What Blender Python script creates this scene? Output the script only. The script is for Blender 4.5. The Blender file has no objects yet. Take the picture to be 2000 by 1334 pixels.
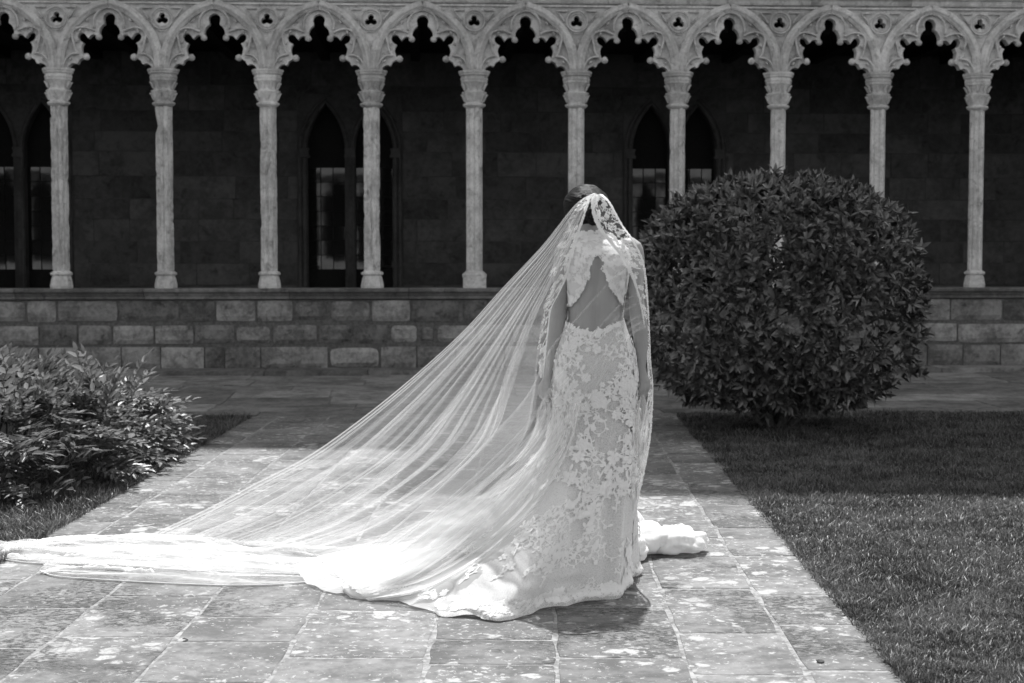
import bpy, bmesh, math, random
import numpy as np
from mathutils import Vector, Matrix, noise
from mathutils.geometry import tessellate_polygon
R = math.radians; PI = math.pi
C = bpy.context.scene.collection
sc = bpy.context.scene
rng = random.Random(7)

# ---------------------------------------------------------------- camera
CAM_H = 1.37; FPX = 3078.0; PITCH = .0573; YAW = .0153
cam = bpy.data.cameras.new('camera'); camo = bpy.data.objects.new('camera', cam); C.objects.link(camo)
camo.location = (0, 0, CAM_H); camo.rotation_euler = (PI/2-PITCH, 0, YAW)
cam.sensor_width = 36; cam.lens = FPX/2000*36; cam.clip_start = .1; cam.clip_end = 600
cam.dof.use_dof = True; cam.dof.focus_distance = 6.45; cam.dof.aperture_fstop = 5.6
sc.camera = camo
# ---------------------------------------------------------------- light
SUN_EL = 62; SUN_AZ = 5      # degrees; azimuth to the right of straight ahead (+Y)
w = bpy.data.worlds.new('World'); sc.world = w; w.use_nodes = True
nt = w.node_tree; nt.nodes.clear()
sky = nt.nodes.new('ShaderNodeTexSky'); sky.sky_type = 'NISHITA'; sky.sun_disc = False
sky.sun_elevation = R(SUN_EL); sky.sun_rotation = R(SUN_AZ); sky.dust_density = 1.5
bw = nt.nodes.new('ShaderNodeRGBToBW'); bg = nt.nodes.new('ShaderNodeBackground'); wo = nt.nodes.new('ShaderNodeOutputWorld')
bg.inputs['Strength'].default_value = .15
nt.links.new(sky.outputs[0], bw.inputs[0]); nt.links.new(bw.outputs[0], bg.inputs[0]); nt.links.new(bg.outputs[0], wo.inputs[0])
sl = bpy.data.lights.new('sun', 'SUN'); sl.energy = 3.4; sl.angle = R(.53); so = bpy.data.objects.new('sun', sl); C.objects.link(so)
sdir = Vector((-math.sin(R(SUN_AZ))*math.cos(R(SUN_EL)), -math.cos(R(SUN_AZ))*math.cos(R(SUN_EL)), -math.sin(R(SUN_EL))))
so.rotation_euler = sdir.to_track_quat('-Z', 'Y').to_euler(); so.location = (0, 30, 40)
vs = sc.view_settings
sc.display_settings.display_device = 'sRGB'; vs.view_transform = 'Standard'; vs.look = 'None'; vs.gamma = 1; vs.use_curve_mapping = False
vs.exposure = .93
sc.cycles.transparent_max_bounces = 40; sc.cycles.max_bounces = 10; sc.cycles.diffuse_bounces = 4; sc.cycles.transmission_bounces = 8
sc.cycles.sample_clamp_indirect = 6

# ---------------------------------------------------------------- helpers
def at(u, v, Y):
    """world point at depth Y seen in the photograph (2000 px wide) at u, v"""
    x = (u-1000)/FPX; wv = (667-v)/FPX
    c, s = math.cos(PITCH), math.sin(PITCH)
    d = (x, c+s*wv, -s+c*wv)
    c, s = math.cos(YAW), math.sin(YAW)
    d = (c*d[0]-s*d[1], s*d[0]+c*d[1], d[2])
    t = Y/d[1]
    return Vector((d[0]*t, Y, CAM_H+d[2]*t))
def gr(u, v):
    p = at(u, v, 1.0); t = CAM_H/(CAM_H-p.z)
    return Vector((p.x*t, t, 0))
def tag(o, label=None, cat=None, group=None, kind=None):
    if label: o['label'] = label
    if cat: o['category'] = cat
    if group: o['group'] = group
    if kind: o['kind'] = kind
    return o
def empty(name, loc=(0, 0, 0), rz=0, parent=None):
    o = bpy.data.objects.new(name, None); C.objects.link(o); o.location = loc; o.rotation_euler = (0, 0, rz); o.parent = parent
    o.empty_display_size = .1
    return o
class MB:
    def __init__(s): s.v = []; s.f = []
    def add(s, vs_, fs):
        n = len(s.v); s.v += [tuple(p) for p in vs_]; s.f += [tuple(i+n for i in f) for f in fs]
    def box(s, x0, y0, z0, x1, y1, z1):
        s.add([(x0,y0,z0),(x1,y0,z0),(x1,y1,z0),(x0,y1,z0),(x0,y0,z1),(x1,y0,z1),(x1,y1,z1),(x0,y1,z1)],
              [(3,2,1,0),(4,5,6,7),(0,1,5,4),(1,2,6,5),(2,3,7,6),(3,0,4,7)])
    def grid(s, P, close_u=False):
        """P[i][j] points"""
        n = len(P); m = len(P[0]); vs_ = [p for r in P for p in r]; fs = []
        for i in range(n-1):
            for j in range(m if close_u else m-1):
                a = i*m+j; b = i*m+(j+1) % m
                fs.append((a, b, b+m, a+m))
        s.add(vs_, fs)
    def tube(s, pts, rad, sides=6, cap=True, closed=False):
        pts = [Vector(p) for p in pts]; n = len(pts)
        if not hasattr(rad, '__len__'): rad = [rad]*n
        rings = []; up = Vector((0, 0, 1)); prev = None
        for i, p in enumerate(pts):
            if closed: t = pts[(i+1) % n]-pts[i-1]
            else: t = pts[min(i+1, n-1)]-pts[max(i-1, 0)]
            if t.length < 1e-9: t = Vector((0, 0, 1))
            t.normalize()
            if prev is None:
                a = t.cross(up)
                if a.length < .1: a = t.cross(Vector((1, 0, 0)))
            else: a = prev-t*prev.dot(t)
            a.normalize(); prev = a; b = t.cross(a)
            rings.append([p+(a*math.cos(2*PI*k/sides)+b*math.sin(2*PI*k/sides))*rad[i] for k in range(sides)])
        if closed: rings.append(rings[0])
        n0 = len(s.v); s.grid(rings, True)
        if cap and not closed:
            s.f.append(tuple(n0+k for k in range(sides))[::-1]); L = n0+(len(rings)-1)*sides; s.f.append(tuple(L+k for k in range(sides)))
    def lathe(s, prof, sides=24, shape=None, c=(0, 0)):
        P = []
        for r, z in prof:
            P.append([(c[0]+r*(shape(k) if shape else 1)*math.cos(2*PI*k/sides), c[1]+r*(shape(k) if shape else 1)*math.sin(2*PI*k/sides), z) for k in range(sides)])
        n0 = len(s.v); s.grid(P, True); s.f.append(tuple(n0+k for k in range(sides))[::-1]); L = n0+(len(P)-1)*sides; s.f.append(tuple(L+k for k in range(sides)))
    def mesh(s, name, mat=None, smooth=False):
        me = bpy.data.meshes.new(name); me.from_pydata(s.v, [], s.f)
        if mat: me.materials.append(mat)
        if smooth: me.polygons.foreach_set('use_smooth', [True]*len(me.polygons))
        me.update(); return me
    def build(s, name, mat=None, parent=None, smooth=False):
        return link(s.mesh(name, mat, smooth), name, parent)
def link(me, name, parent=None, loc=None, rot=None):
    o = bpy.data.objects.new(name, me); C.objects.link(o)
    if parent: o.parent = parent
    if loc is not None: o.location = loc
    if rot is not None: o.rotation_euler = rot
    return o
def fix_normals(o):
    bm = bmesh.new(); bm.from_mesh(o.data); bmesh.ops.recalc_face_normals(bm, faces=bm.faces); bm.to_mesh(o.data); bm.free()
def np_mesh(name, V, F, mat, k=3, smooth=False):
    me = bpy.data.meshes.new(name); V = np.asarray(V, np.float32); F = np.asarray(F, np.int32)
    me.vertices.add(len(V)); me.vertices.foreach_set('co', V.ravel())
    me.loops.add(F.size); me.loops.foreach_set('vertex_index', F.ravel())
    me.polygons.add(len(F)); me.polygons.foreach_set('loop_start', np.arange(len(F), dtype=np.int32)*k); me.polygons.foreach_set('loop_total', np.full(len(F), k, np.int32))
    me.materials.append(mat)
    if smooth: me.polygons.foreach_set('use_smooth', [True]*len(F))
    me.update(); me.validate(); return me

# ---------------------------------------------------------------- materials
class N:
    def __init__(s, name):
        s.m = bpy.data.materials.new(name); s.m.use_nodes = True; s.t = s.m.node_tree; s.t.nodes.clear()
        s.out = s.n('ShaderNodeOutputMaterial')
    def n(s, ty, **kw):
        o = s.t.nodes.new(ty)
        for k, v in kw.items(): setattr(o, k, v)
        return o
    def l(s, a, b): s.t.links.new(a, b)
    def val(s, sock, v):
        if hasattr(v, 'is_linked') or isinstance(v, bpy.types.NodeSocket): s.l(v, sock)
        else: sock.default_value = v
    def math(s, op, a, b=0, clamp=False):
        o = s.n('ShaderNodeMath', operation=op); o.use_clamp = clamp; s.val(o.inputs[0], a); s.val(o.inputs[1], b); return o.outputs[0]
    def noise(s, vec, scale, detail=4, rough=.55, dist=0):
        o = s.n('ShaderNodeTexNoise'); s.l(vec, o.inputs['Vector']); o.inputs['Scale'].default_value = scale; o.inputs['Detail'].default_value = detail
        o.inputs['Roughness'].default_value = rough; o.inputs['Distortion'].default_value = dist; return o.outputs[0]
    def ramp(s, x, a, b, va=0., vb=1.):
        o = s.n('ShaderNodeMapRange'); o.clamp = True; s.val(o.inputs[0], x); o.inputs[1].default_value = a; o.inputs[2].default_value = b
        s.val(o.inputs[3], va); s.val(o.inputs[4], vb); o.interpolation_type = 'SMOOTHSTEP' if b > a else 'LINEAR'; return o.outputs[0]
    def mix(s, f, a, b):
        o = s.n('ShaderNodeMix', data_type='FLOAT'); s.val(o.inputs[0], f); s.val(o.inputs[2], a); s.val(o.inputs[3], b); return o.outputs[0]
    def bsdf(s, col, rough=.8, spec=.3, bump=None, bs=.3, bd=.01):
        p = s.n('ShaderNodeBsdfPrincipled'); s.val(p.inputs['Base Color'], col) if not isinstance(col, float) else setattr(p.inputs['Base Color'], 'default_value', (col, col, col, 1))
        s.val(p.inputs['Roughness'], rough); p.inputs['Specular IOR Level'].default_value = spec
        if bump is not None:
            b = s.n('ShaderNodeBump'); b.inputs['Strength'].default_value = bs; b.inputs['Distance'].default_value = bd; s.l(bump, b.inputs['Height']); s.l(b.outputs[0], p.inputs['Normal'])
        s.l(p.outputs[0], s.out.inputs[0]); return p
    def pos(s, off=True):
        g = s.n('ShaderNodeNewGeometry').outputs['Position']
        if not off: return g
        i = s.n('ShaderNodeObjectInfo'); a = s.n('ShaderNodeVectorMath', operation='MULTIPLY_ADD')
        a.inputs[0].default_value = (1, 1, 1)
        m = s.n('ShaderNodeVectorMath', operation='SCALE'); m.inputs[0].default_value = (37, 91, 53); s.l(i.outputs['Random'], m.inputs['Scale'])
        d = s.n('ShaderNodeVectorMath', operation='ADD'); s.l(g, d.inputs[0]); s.l(m.outputs[0], d.inputs[1]); return d.outputs[0]
    def rand(s): return s.n('ShaderNodeObjectInfo').outputs['Random']

def stone_mat(name, lo, hi, var=.35, stain=.5, bs=.5, bd=.012, sc_=1., pits=.5):
    n = N(name); p = n.pos(); r = n.rand()
    a = n.noise(p, 2.2*sc_, 5, .6); b = n.noise(p, 14*sc_, 6, .65); f = n.noise(p, 80*sc_, 4, .7)
    t = n.math('ADD', n.math('MULTIPLY', a, .6), n.math('MULTIPLY', b, .4))
    c = n.ramp(t, .36, .64, lo, hi)
    c = n.math('MULTIPLY', c, n.ramp(r, 0, 1, 1-var, 1+var))
    st = n.ramp(n.noise(p, 5*sc_, 6, .7, .6), .54, .68)
    c = n.math('MULTIPLY', c, n.mix(st, 1., 1-stain))
    pit = n.ramp(f, .3, .42, 1-pits, 1.)
    c = n.math('MULTIPLY', c, pit)
    h = n.math('ADD', n.math('MULTIPLY', b, .6), n.math('MULTIPLY', f, .35))
    n.bsdf(c, .85, .25, h, bs, bd); return n.m

M = {}
M['column_stone'] = stone_mat('column_stone', .46, .78, .14, .42, .8, .012, 2., .3)
M['wall_stone'] = stone_mat('wall_stone', .13, .34, .38, .5, .8, .02, 1.6, .45)
M['sill_stone'] = stone_mat('sill_stone', .13, .26, .25, .5, .6, .012, 1.4, .4)
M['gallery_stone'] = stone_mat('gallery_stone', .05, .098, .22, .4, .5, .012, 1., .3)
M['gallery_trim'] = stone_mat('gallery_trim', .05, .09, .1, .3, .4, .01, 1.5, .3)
M['far_stone'] = stone_mat('far_stone', .45, .62, .1, .2, .3, .01, 1., .2)

def slab_mat():
    n = N('paving_stone'); p = n.pos(); r = n.rand()
    g = n.noise(p, 3.0, 5, .6); b = n.noise(p, 18, 6, .7)
    c = n.ramp(n.math('ADD', n.math('MULTIPLY', g, .55), n.math('MULTIPLY', b, .45)), .39, .61, .095, .205)
    c = n.math('MULTIPLY', c, n.ramp(r, 0, 1, .84, 1.16))
    # white lichen rosettes
    lm = n.n('ShaderNodeMapping'); n.l(p, lm.inputs[0]); lm.inputs['Scale'].default_value = (1, 1, 1)
    dn = n.n('ShaderNodeTexNoise'); n.l(p, dn.inputs['Vector']); dn.inputs['Scale'].default_value = 12; dn.inputs['Detail'].default_value = 3
    dv = n.n('ShaderNodeVectorMath', operation='SCALE'); n.l(dn.outputs['Color'], dv.inputs[0]); dv.inputs['Scale'].default_value = .09
    ad = n.n('ShaderNodeVectorMath', operation='ADD'); n.l(lm.outputs[0], ad.inputs[0]); n.l(dv.outputs[0], ad.inputs[1])
    v = n.n('ShaderNodeTexVoronoi'); n.l(ad.outputs[0], v.inputs['Vector']); v.inputs['Scale'].default_value = 11; v.inputs['Randomness'].default_value = 1
    vr = n.math('MULTIPLY', v.outputs['Color'], 1.)
    sz = n.math('SUBTRACT', .47, v.outputs['Distance'])
    patch = n.noise(p, 1.7, 3, .5)
    thr = n.math('MULTIPLY', n.ramp(patch, .42, .62), .30)
    li = n.ramp(n.math('SUBTRACT', n.math('ADD', sz, thr), n.math('MULTIPLY', vr, .5)), .13, .27)
    fine = n.ramp(n.noise(p, 55, 5, .75), .36, .56)
    li = n.math('MULTIPLY', li, n.mix(fine, .45, 1.))
    v2 = n.ramp(n.math('ADD', n.noise(p, 34, 5, .7, .5), n.math('MULTIPLY', n.math('SUBTRACT', patch, .5), .25)), .57, .63)
    li = n.math('MAXIMUM', li, n.math('MULTIPLY', v2, .9))
    # mineral edge: paler towards worn joints is left to the mortar; dark pitted travertine on some slabs
    rough_sl = n.ramp(n.math('FRACT', n.math('MULTIPLY', r, 7.13)), .42, .6)
    pm = n.math('MULTIPLY', rough_sl, n.ramp(n.noise(p, 2.3, 3, .5), .42, .58))
    mp = n.n('ShaderNodeMapping'); n.l(p, mp.inputs[0]); mp.inputs['Scale'].default_value = (.6, 1.0, 1)
    pn = n.noise(mp.outputs[0], 70, 5, .72)
    pit = n.math('MULTIPLY', n.ramp(pn, .50, .58), pm)
    pit0 = n.ramp(n.noise(p, 46, 4, .6), .705, .74)
    pit = n.math('MAXIMUM', pit, n.math('MULTIPLY', pit0, .8))
    c = n.mix(n.math('MULTIPLY', li, n.math('SUBTRACT', 1., n.math('MULTIPLY', pm, .55))), c, .42)
    c = n.mix(n.math('MULTIPLY', pit, .82), c, .035)
    h = n.math('SUBTRACT', n.math('ADD', n.math('MULTIPLY', b, .5), n.math('MULTIPLY', li, .12)), n.math('MULTIPLY', pit, .8))
    n.bsdf(c, .78, .3, h, .7, .006); return n.m
M['slab'] = slab_mat()
def simple(name, lo, hi, scale=20, rough=.8, spec=.3, bs=.4, bd=.005, detail=5):
    n = N(name); p = n.pos(); t = n.noise(p, scale, detail, .65); n.bsdf(n.ramp(t, .3, .7, lo, hi), rough, spec, t, bs, bd); return n.m
M['mortar'] = simple('mortar', .12, .36, 30)
M['soil'] = simple('soil', .01, .03, 15)
M['cross_slab'] = stone_mat('cross_slab', .10, .25, .3, .4, .6, .008, 1.6, .35)
M['shade_mortar'] = simple('shade_mortar', .08, .16, 30)
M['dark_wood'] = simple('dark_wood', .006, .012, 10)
M['lead'] = simple('lead', .004, .009, 30)
M['bark'] = simple('bark', .04, .1, 30)
M['far_lawn'] = simple('far_lawn', .03, .06, 10)

def leaf_mat(name, lo, hi, trans, rough, spec, var=3.):
    n = N(name); g = n.n('ShaderNodeNewGeometry')
    r = g.outputs['Random Per Island']
    c = n.ramp(n.math('ADD', n.math('MULTIPLY', n.math('POWER', r, 1.6), .75), n.math('MULTIPLY', n.ramp(n.noise(g.outputs['Position'], var, 3, .6), .35, .65), .3)), 0, 1, lo, hi)
    p = n.bsdf(c, rough, spec)
    tr = n.n('ShaderNodeBsdfTranslucent'); n.val(tr.inputs[0], n.math('MULTIPLY', c, 1.3))
    mx = n.n('ShaderNodeMixShader'); mx.inputs[0].default_value = trans
    n.l(p.outputs[0], mx.inputs[1]); n.l(tr.outputs[0], mx.inputs[2]); n.l(mx.outputs[0], n.out.inputs[0]); return n.m
M['bush_leaf'] = leaf_mat('bush_leaf', .03, .17, .12, .36, .9)
M['shrub_leaf'] = leaf_mat('shrub_leaf', .05, .26, .40, .42, .7)
M['grass'] = leaf_mat('grass', .02, .21, .35, .42, .5, 2.2)

# ---------------------------------------------------------------- facade frame
FA = .07; FD = 18.2; S0 = -5.40; SP = 1.172; SILL = .948; CAP = 3.4225
def F(s, y, z): return Vector((s*math.cos(FA)-y*math.sin(FA), FD+s*math.sin(FA)+y*math.cos(FA), z))

# ---------------------------------------------------------------- ground
g = MB(); g.add([(-250,-250,-.09),(250,-250,-.09),(250,250,-.09),(-250,250,-.09)], [(0,1,2,3)])
tag(g.build('ground', M['far_lawn']), kind='structure')
PL, PR = -2.37, 1.205     # the path's two edges
EDGE_Y = 13.25            # where the cross pavement starts (slightly oblique)
def edge_y(x): return 13.23+x*.07*1.3 if x > -9 else 13.2
# lawn soil
for nm, x0, x1 in (('lawn', PR, 14), ('lawn', -14, PL)):
    m = MB(); n_ = 12
    P = [[(x0+(x1-x0)*i/n_, y, -.012) for i in range(n_+1)] for y in (3.0, 6, 9)]+[[(x0+(x1-x0)*i/n_, edge_y(x0+(x1-x0)*i/n_), -.012) for i in range(n_+1)]]
    m.grid(P); tag(m.build(nm, M['soil']), kind='structure')
# path: mortar bed with each slab on it
m = MB(); m.add([(PL-.02,3,-.005),(PR+.02,3,-.005),(PR+.02,edge_y(PR),-.005),(PL-.02,edge_y(PL),-.005)], [(0,1,2,3)]); m.v = [(x, y, -.0024) for x, y, z in m.v]
path = tag(m.build('path', M['mortar']), kind='structure')
def slab(x0, x1, y0, y1, parent, mat, name='slab', gap=.008, th=.045, zj=.0006, skew=0., org=(0, 0)):
    """one worn paving slab, chipped rounded edge"""
    gx = gap; seg = 5
    zt = rng.uniform(-zj, zj); ta = rng.uniform(-.0006, .0006); tb = rng.uniform(-.0006, .0006)
    cx, cy = (x0+x1)/2, (y0+y1)/2
    def ring(ins, z, amp):
        pts = []
        cs = [(x0+gx+ins, y0+gx+ins), (x1-gx-ins, y0+gx+ins), (x1-gx-ins, y1-gx-ins), (x0+gx+ins, y1-gx-ins)]
        for a in range(4):
            p, q = cs[a], cs[(a+1) % 4]
            for k in range(seg):
                t = k/seg; X = p[0]+(q[0]-p[0])*t; Y = p[1]+(q[1]-p[1])*t
                j = noise.noise(Vector((X*7+x0*13, Y*7, a*3.1)))*.010+noise.noise(Vector((X*31, Y*31, 5)))*.005+(.003 if a % 2 else 0)
                if k == 0: j -= .004
                nx, ny = ((0, -1), (1, 0), (0, 1), (-1, 0))[a]
                X += nx*j; Y += ny*j
                if k == 0:
                    X += (cx-X)*.012; Y += (cy-Y)*.012
                zz = z+zt+ta*(X-cx)/.3+tb*(Y-cy)/.3
                pts.append((X+skew*(Y-cy), Y, zz))
        return pts
    m = MB(); P = [ring(0, -th, 0), ring(0, -.004, 0), ring(.005, 0, 0)]
    m.grid(P, True); n0 = 2*4*seg; m.f.append(tuple(n0+k for k in range(4*seg)))
    return m.build(name, mat, parent)
strips = [PL, -2.13, -1.71, -1.277, -.849, -.366, .07, .505, .881, PR]
known = {  # cross joints read off the photograph (as y in the photo), nearest first
 8: [1308, 1218, 1161, 1085, 1030], 7: [1317, 1236, 1149, 1086, 1050, 1015], 6: [1285, 1185, 1120], 5: [1298, 1250], 4: [1286, 1193], 3: [1256, 1207], 2: [1247, 1167], 1: [1270, 1190]}
for i in range(len(strips)-1):
    ys = [gr(1047, v).y for v in known.get(i, [])]
    y = 3.2 if not ys else ys[0]-rng.uniform(.5, .8)
    lst = [3.2, y] if ys else [3.2]
    lst += ys
    y = lst[-1]; endy = edge_y((strips[i]+strips[i+1])/2)
    while y < endy-.35:
        y += rng.uniform(.38, .85); lst.append(y)
    lst[-1] = endy
    if lst[-1]-lst[-2] < .2: lst.pop(-2)
    for a, b in zip(lst[:-1], lst[1:]):
        if b-a < .05: continue
        slab(strips[i], strips[i+1], a, b, path, M['slab'], gap=rng.uniform(.005, .009), skew=rng.uniform(-.004, .004))
# cross pavement in front of the parapet, laid in the facade's direction
pave = empty('pavement', F(0, 0, 0), FA); pave['kind'] = 'structure'
m = MB(); m.box(-9, -5.0, -.05, 9, 4.0, -.006); m.build('mortar_bed', M['shade_mortar'], pave)
ylev = [-4.96, -4.62, -3.95, -3.3, -2.6, -2.0, -1.35, -.72]
for k in range(len(ylev)-1):
    x = -6.4+rng.uniform(0, .6)
    while x < 7.4:
        wd = rng.uniform(.7, 1.25) if k else rng.uniform(.9, 1.5)
        slab(x, x+wd, ylev[k], ylev[k+1], pave, M['cross_slab'], gap=.006, zj=.004, skew=rng.uniform(-.03, .03) if k else 0)
        x += wd
# low plinth step at the foot of the parapet
x = -6.6
while x < 7.5:
    wd = rng.uniform(.9, 1.5); m = MB(); m.box(x+.004, -.70, -.04, x+wd-.004, -.235, .05+rng.uniform(-.003, .003)); m.build('step_stone', M['cross_slab'], pave); x += wd

# ---------------------------------------------------------------- parapet wall
par = tag(empty('parapet_wall', F(0, 0, 0), FA), 'low weathered ashlar stone wall carrying the cloister columns', 'wall')
m = MB(); m.box(-7, -.19, -.02, 8.2, .2, .82); m.build('wall_core', M['shade_mortar'], par)
def block(x0, x1, z0, z1, rough, parent, mat, y=-.22, name='stone', dp=.10, nx=6, nz=4):
    g_ = .003+rough*.009*rng.uniform(.6, 1.3); m = MB(); P = []; sd = rng.random()*50; bulge = rng.uniform(-.006, .008)
    for j in range(nz+1):
        row = []
        for i in range(nx+1):
            u, v = i/nx, j/nz
            X = x0+g_+(x1-x0-2*g_)*u; Z = z0+g_+(z1-z0-2*g_)*v
            e = min(u, 1-u)*nx; f = min(v, 1-v)*nz
            nn = noise.noise(Vector((X*9+sd, Z*9, sd)))
            if e == 0 or f == 0:
                X += (1 if u < .5 else -1)*(rough*.014*(1+nn) if e == 0 else 0); Z += (1 if v < .5 else -1)*(rough*.012*(1+nn) if f == 0 else 0)
                if e == 0 and f == 0: X += (1 if u < .5 else -1)*rough*.016; Z += (1 if v < .5 else -1)*rough*.016
                Y = y+.012+rough*.02
            else: Y = y-bulge+nn*(.004+.012*rough)
            row.append((X, Y, Z))
        P.append(row)
    m.grid(P); n0 = 0; W = nx+1
    # skirt to the core
    bd = [j for j in range(W)]+[j*W+nx for j in range(1, nz+1)]+[nz*W+j for j in range(nx-1, -1, -1)]+[j*W for j in range(nz-1, 0, -1)]
    b0 = len(m.v); m.v += [(m.v[k][0], y+dp, m.v[k][2]) for k in bd]
    L = len(bd)
    for k in range(L): m.f.append((bd[(k+1) % L], bd[k], b0+k, b0+(k+1) % L))
    return m.build(name, mat, parent)
def s_of(u, y=-.22):  # photo column -> distance along the facade (plane y)
    d = at(u, 600, 1.0); n = Vector((-math.sin(FA), math.cos(FA), 0)); O = F(0, y, 0)
    t = (O.x*n.x+O.y*n.y)/(d.x*n.x+d.y*n.y); P = d*t-O
    return P.x*math.cos(FA)+P.y*math.sin(FA)
courses = [(.03, .295, [-90, 0, 73, 152, 235, 312, 398, 437, 508, 640, 742, 814, 890, 985, 1080, 1170, 1270, 1365, 1480, 1570, 1690, 1762, 1813, 1883, 1957, 2040, 2130], .25),
           (.30, .555, [-70, -5, 75, 150, 218, 300, 378, 458, 530, 620, 693, 760, 818, 852, 930, 1000, 1090, 1160, 1260, 1350, 1430, 1540, 1640, 1730, 1795, 1872, 2020, 2130], .9),
           (.56, .825, [-60, 50, 110, 230, 350, 420, 500, 573, 643, 725, 802, 905, 985, 1090, 1200, 1300, 1400, 1520, 1600, 1700, 1780, 1857, 1960, 2080, 2150], .45)]
for z0, z1, us, rg in courses:
    for a, b in zip(us[:-1], us[1:]):
        if b-a < 8: continue
        rr = rg*rng.uniform(.4, 1.2)
        if rg > .8 and not (440 < a < 1000): rr = .35
        if 560 < a < 660 and rg < .5: rr = .9
        block(s_of(a), s_of(b), z0+rng.uniform(-.002, .012)*rg*2, z1-rng.uniform(-.002, .014)*rg*2, min(rr, 1), par, M['wall_stone'], y=-.22+rng.uniform(-.004, .004))
x = -7.
prof = [(-.185, .825), (-.235, .83), (-.238, .862), (-.25, .870), (-.262, .890), (-.285, .905), (-.30, .912), (-.305, .940), (-.298, .948), (.22, .948), (.22, .825)]
while x < 8.2:
    wd = rng.uniform(1.1, 1.7); m = MB(); j = rng.uniform(-.003, .003)
    P = [[(X, yy+j, zz) for yy, zz in prof] for X in (x+.003, x+wd-.003)]
    n0 = 0; k = len(prof); m.grid(P, True); m.f += [tuple(range(k)), tuple(range(k, 2*k))[::-1]]
    o = m.build('sill_stone', M['sill_stone'], par); fix_normals(o); x += wd

# ---------------------------------------------------------------- arcade
arc = tag(empty('cloister_arcade', F(0, 0, 0), FA), 'pale gothic arcade of slender columns and cusped tracery arches', 'arcade')
U = .00144
def shaft_mesh(k, er):
    m = MB(); z0, z1 = SILL+.185, 3.03; nz = 46; sides = 64; P = []
    for j in range(nz+1):
        z = z0+(z1-z0)*j/nz; row = []
        for i in range(sides):
            th = 2*PI*i/sides+PI/8
            r = .090*(1+.09*math.cos(4*(th-PI/8)))-.017*max(0, math.cos(8*(th)))**8
            if er:
                nn = noise.noise(Vector((math.cos(th)*2.2+k*9, math.sin(th)*2.2, z*5)))+.6*noise.noise(Vector((math.cos(th)*6, math.sin(th)*6+k, z*16)))
                e = max(0, nn-.10)*.085*er+abs(noise.noise(Vector((math.cos(th)*9, k*3., z*33))))*.010*er
                r -= min(e, .036)
                if k == 2 and z > 2.72: r -= .02*max(0, math.cos(th-PI))*min(1, (z-2.72)/.05)*max(0, 1-(z-2.72)/.22)*2
            row.append((r*math.cos(th), r*math.sin(th), z))
        P.append(row)
    m.grid(P, True); return m.mesh('shaft', M['column_stone'], True)
shafts = [shaft_mesh(k, e) for k, e in ((0, 1.0), (1, .9), (2, .8), (3, 1.1), (4, 0), (5, .35))]
def octo(k, sides=32, p=8):
    a = (2*PI*k/sides) % (PI/4)-PI/8
    return math.cos(PI/8)/math.cos(a)*1.02
m = MB(); cp = [(.09,3.0),(.115,3.015),(.128,3.03),(.128,3.045),(.112,3.055),(.098,3.062),(.104,3.09),(.118,3.13),(.136,3.163),(.140,3.17),(.140,3.182),(.112,3.192),(.104,3.21),(.108,3.235),(.13,3.275),(.145,3.29),(.148,3.297),(.148,3.318),(.154,3.322),(.154,3.338),(.148,3.344),(.15,3.36),(.166,3.372),(.168,3.392),(.176,3.398),(.178,3.422)]
m.lathe(cp, 32, octo)
# leaf tongues round the bell
for lv, (rb, rt, z0, z1) in enumerate(((.100,.136,3.07,3.165),(.106,.140,3.20,3.285))):
    for k in range(8):
        a = 2*PI*k/8+PI/8*(lv)
        pts = []; n_ = 5
        for q in range(n_+1):
            t = q/n_; rr = rb+(rt-rb)*t**1.5+.008+.012*t**4; pts.append((rr*math.cos(a), rr*math.sin(a), z0+(z1-z0)*t-(.012 if q == n_ else 0)))
        m.tube(pts, [.008, .014, .017, .016, .013, .006], 6)
cap_me = m.mesh('capital', M['column_stone'])
m = MB(); m.lathe([(.125,SILL),(.128,SILL+.03),(.122,SILL+.06),(.112,SILL+.11),(.102,SILL+.145),(.118,SILL+.15),(.126,SILL+.162),(.122,SILL+.178),(.10,SILL+.19),(.088,SILL+.2)], 32, octo); base_me = m.mesh('base', M['column_stone'])
m = MB(); m.box(-.13, -.13, SILL, .13, .13, SILL+.12); m.lathe([(.135,SILL+.12),(.14,SILL+.15),(.13,SILL+.165),(.105,SILL+.185),(.088,SILL+.2)], 32, octo); base2_me = m.mesh('base', M['column_stone'])
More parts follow.
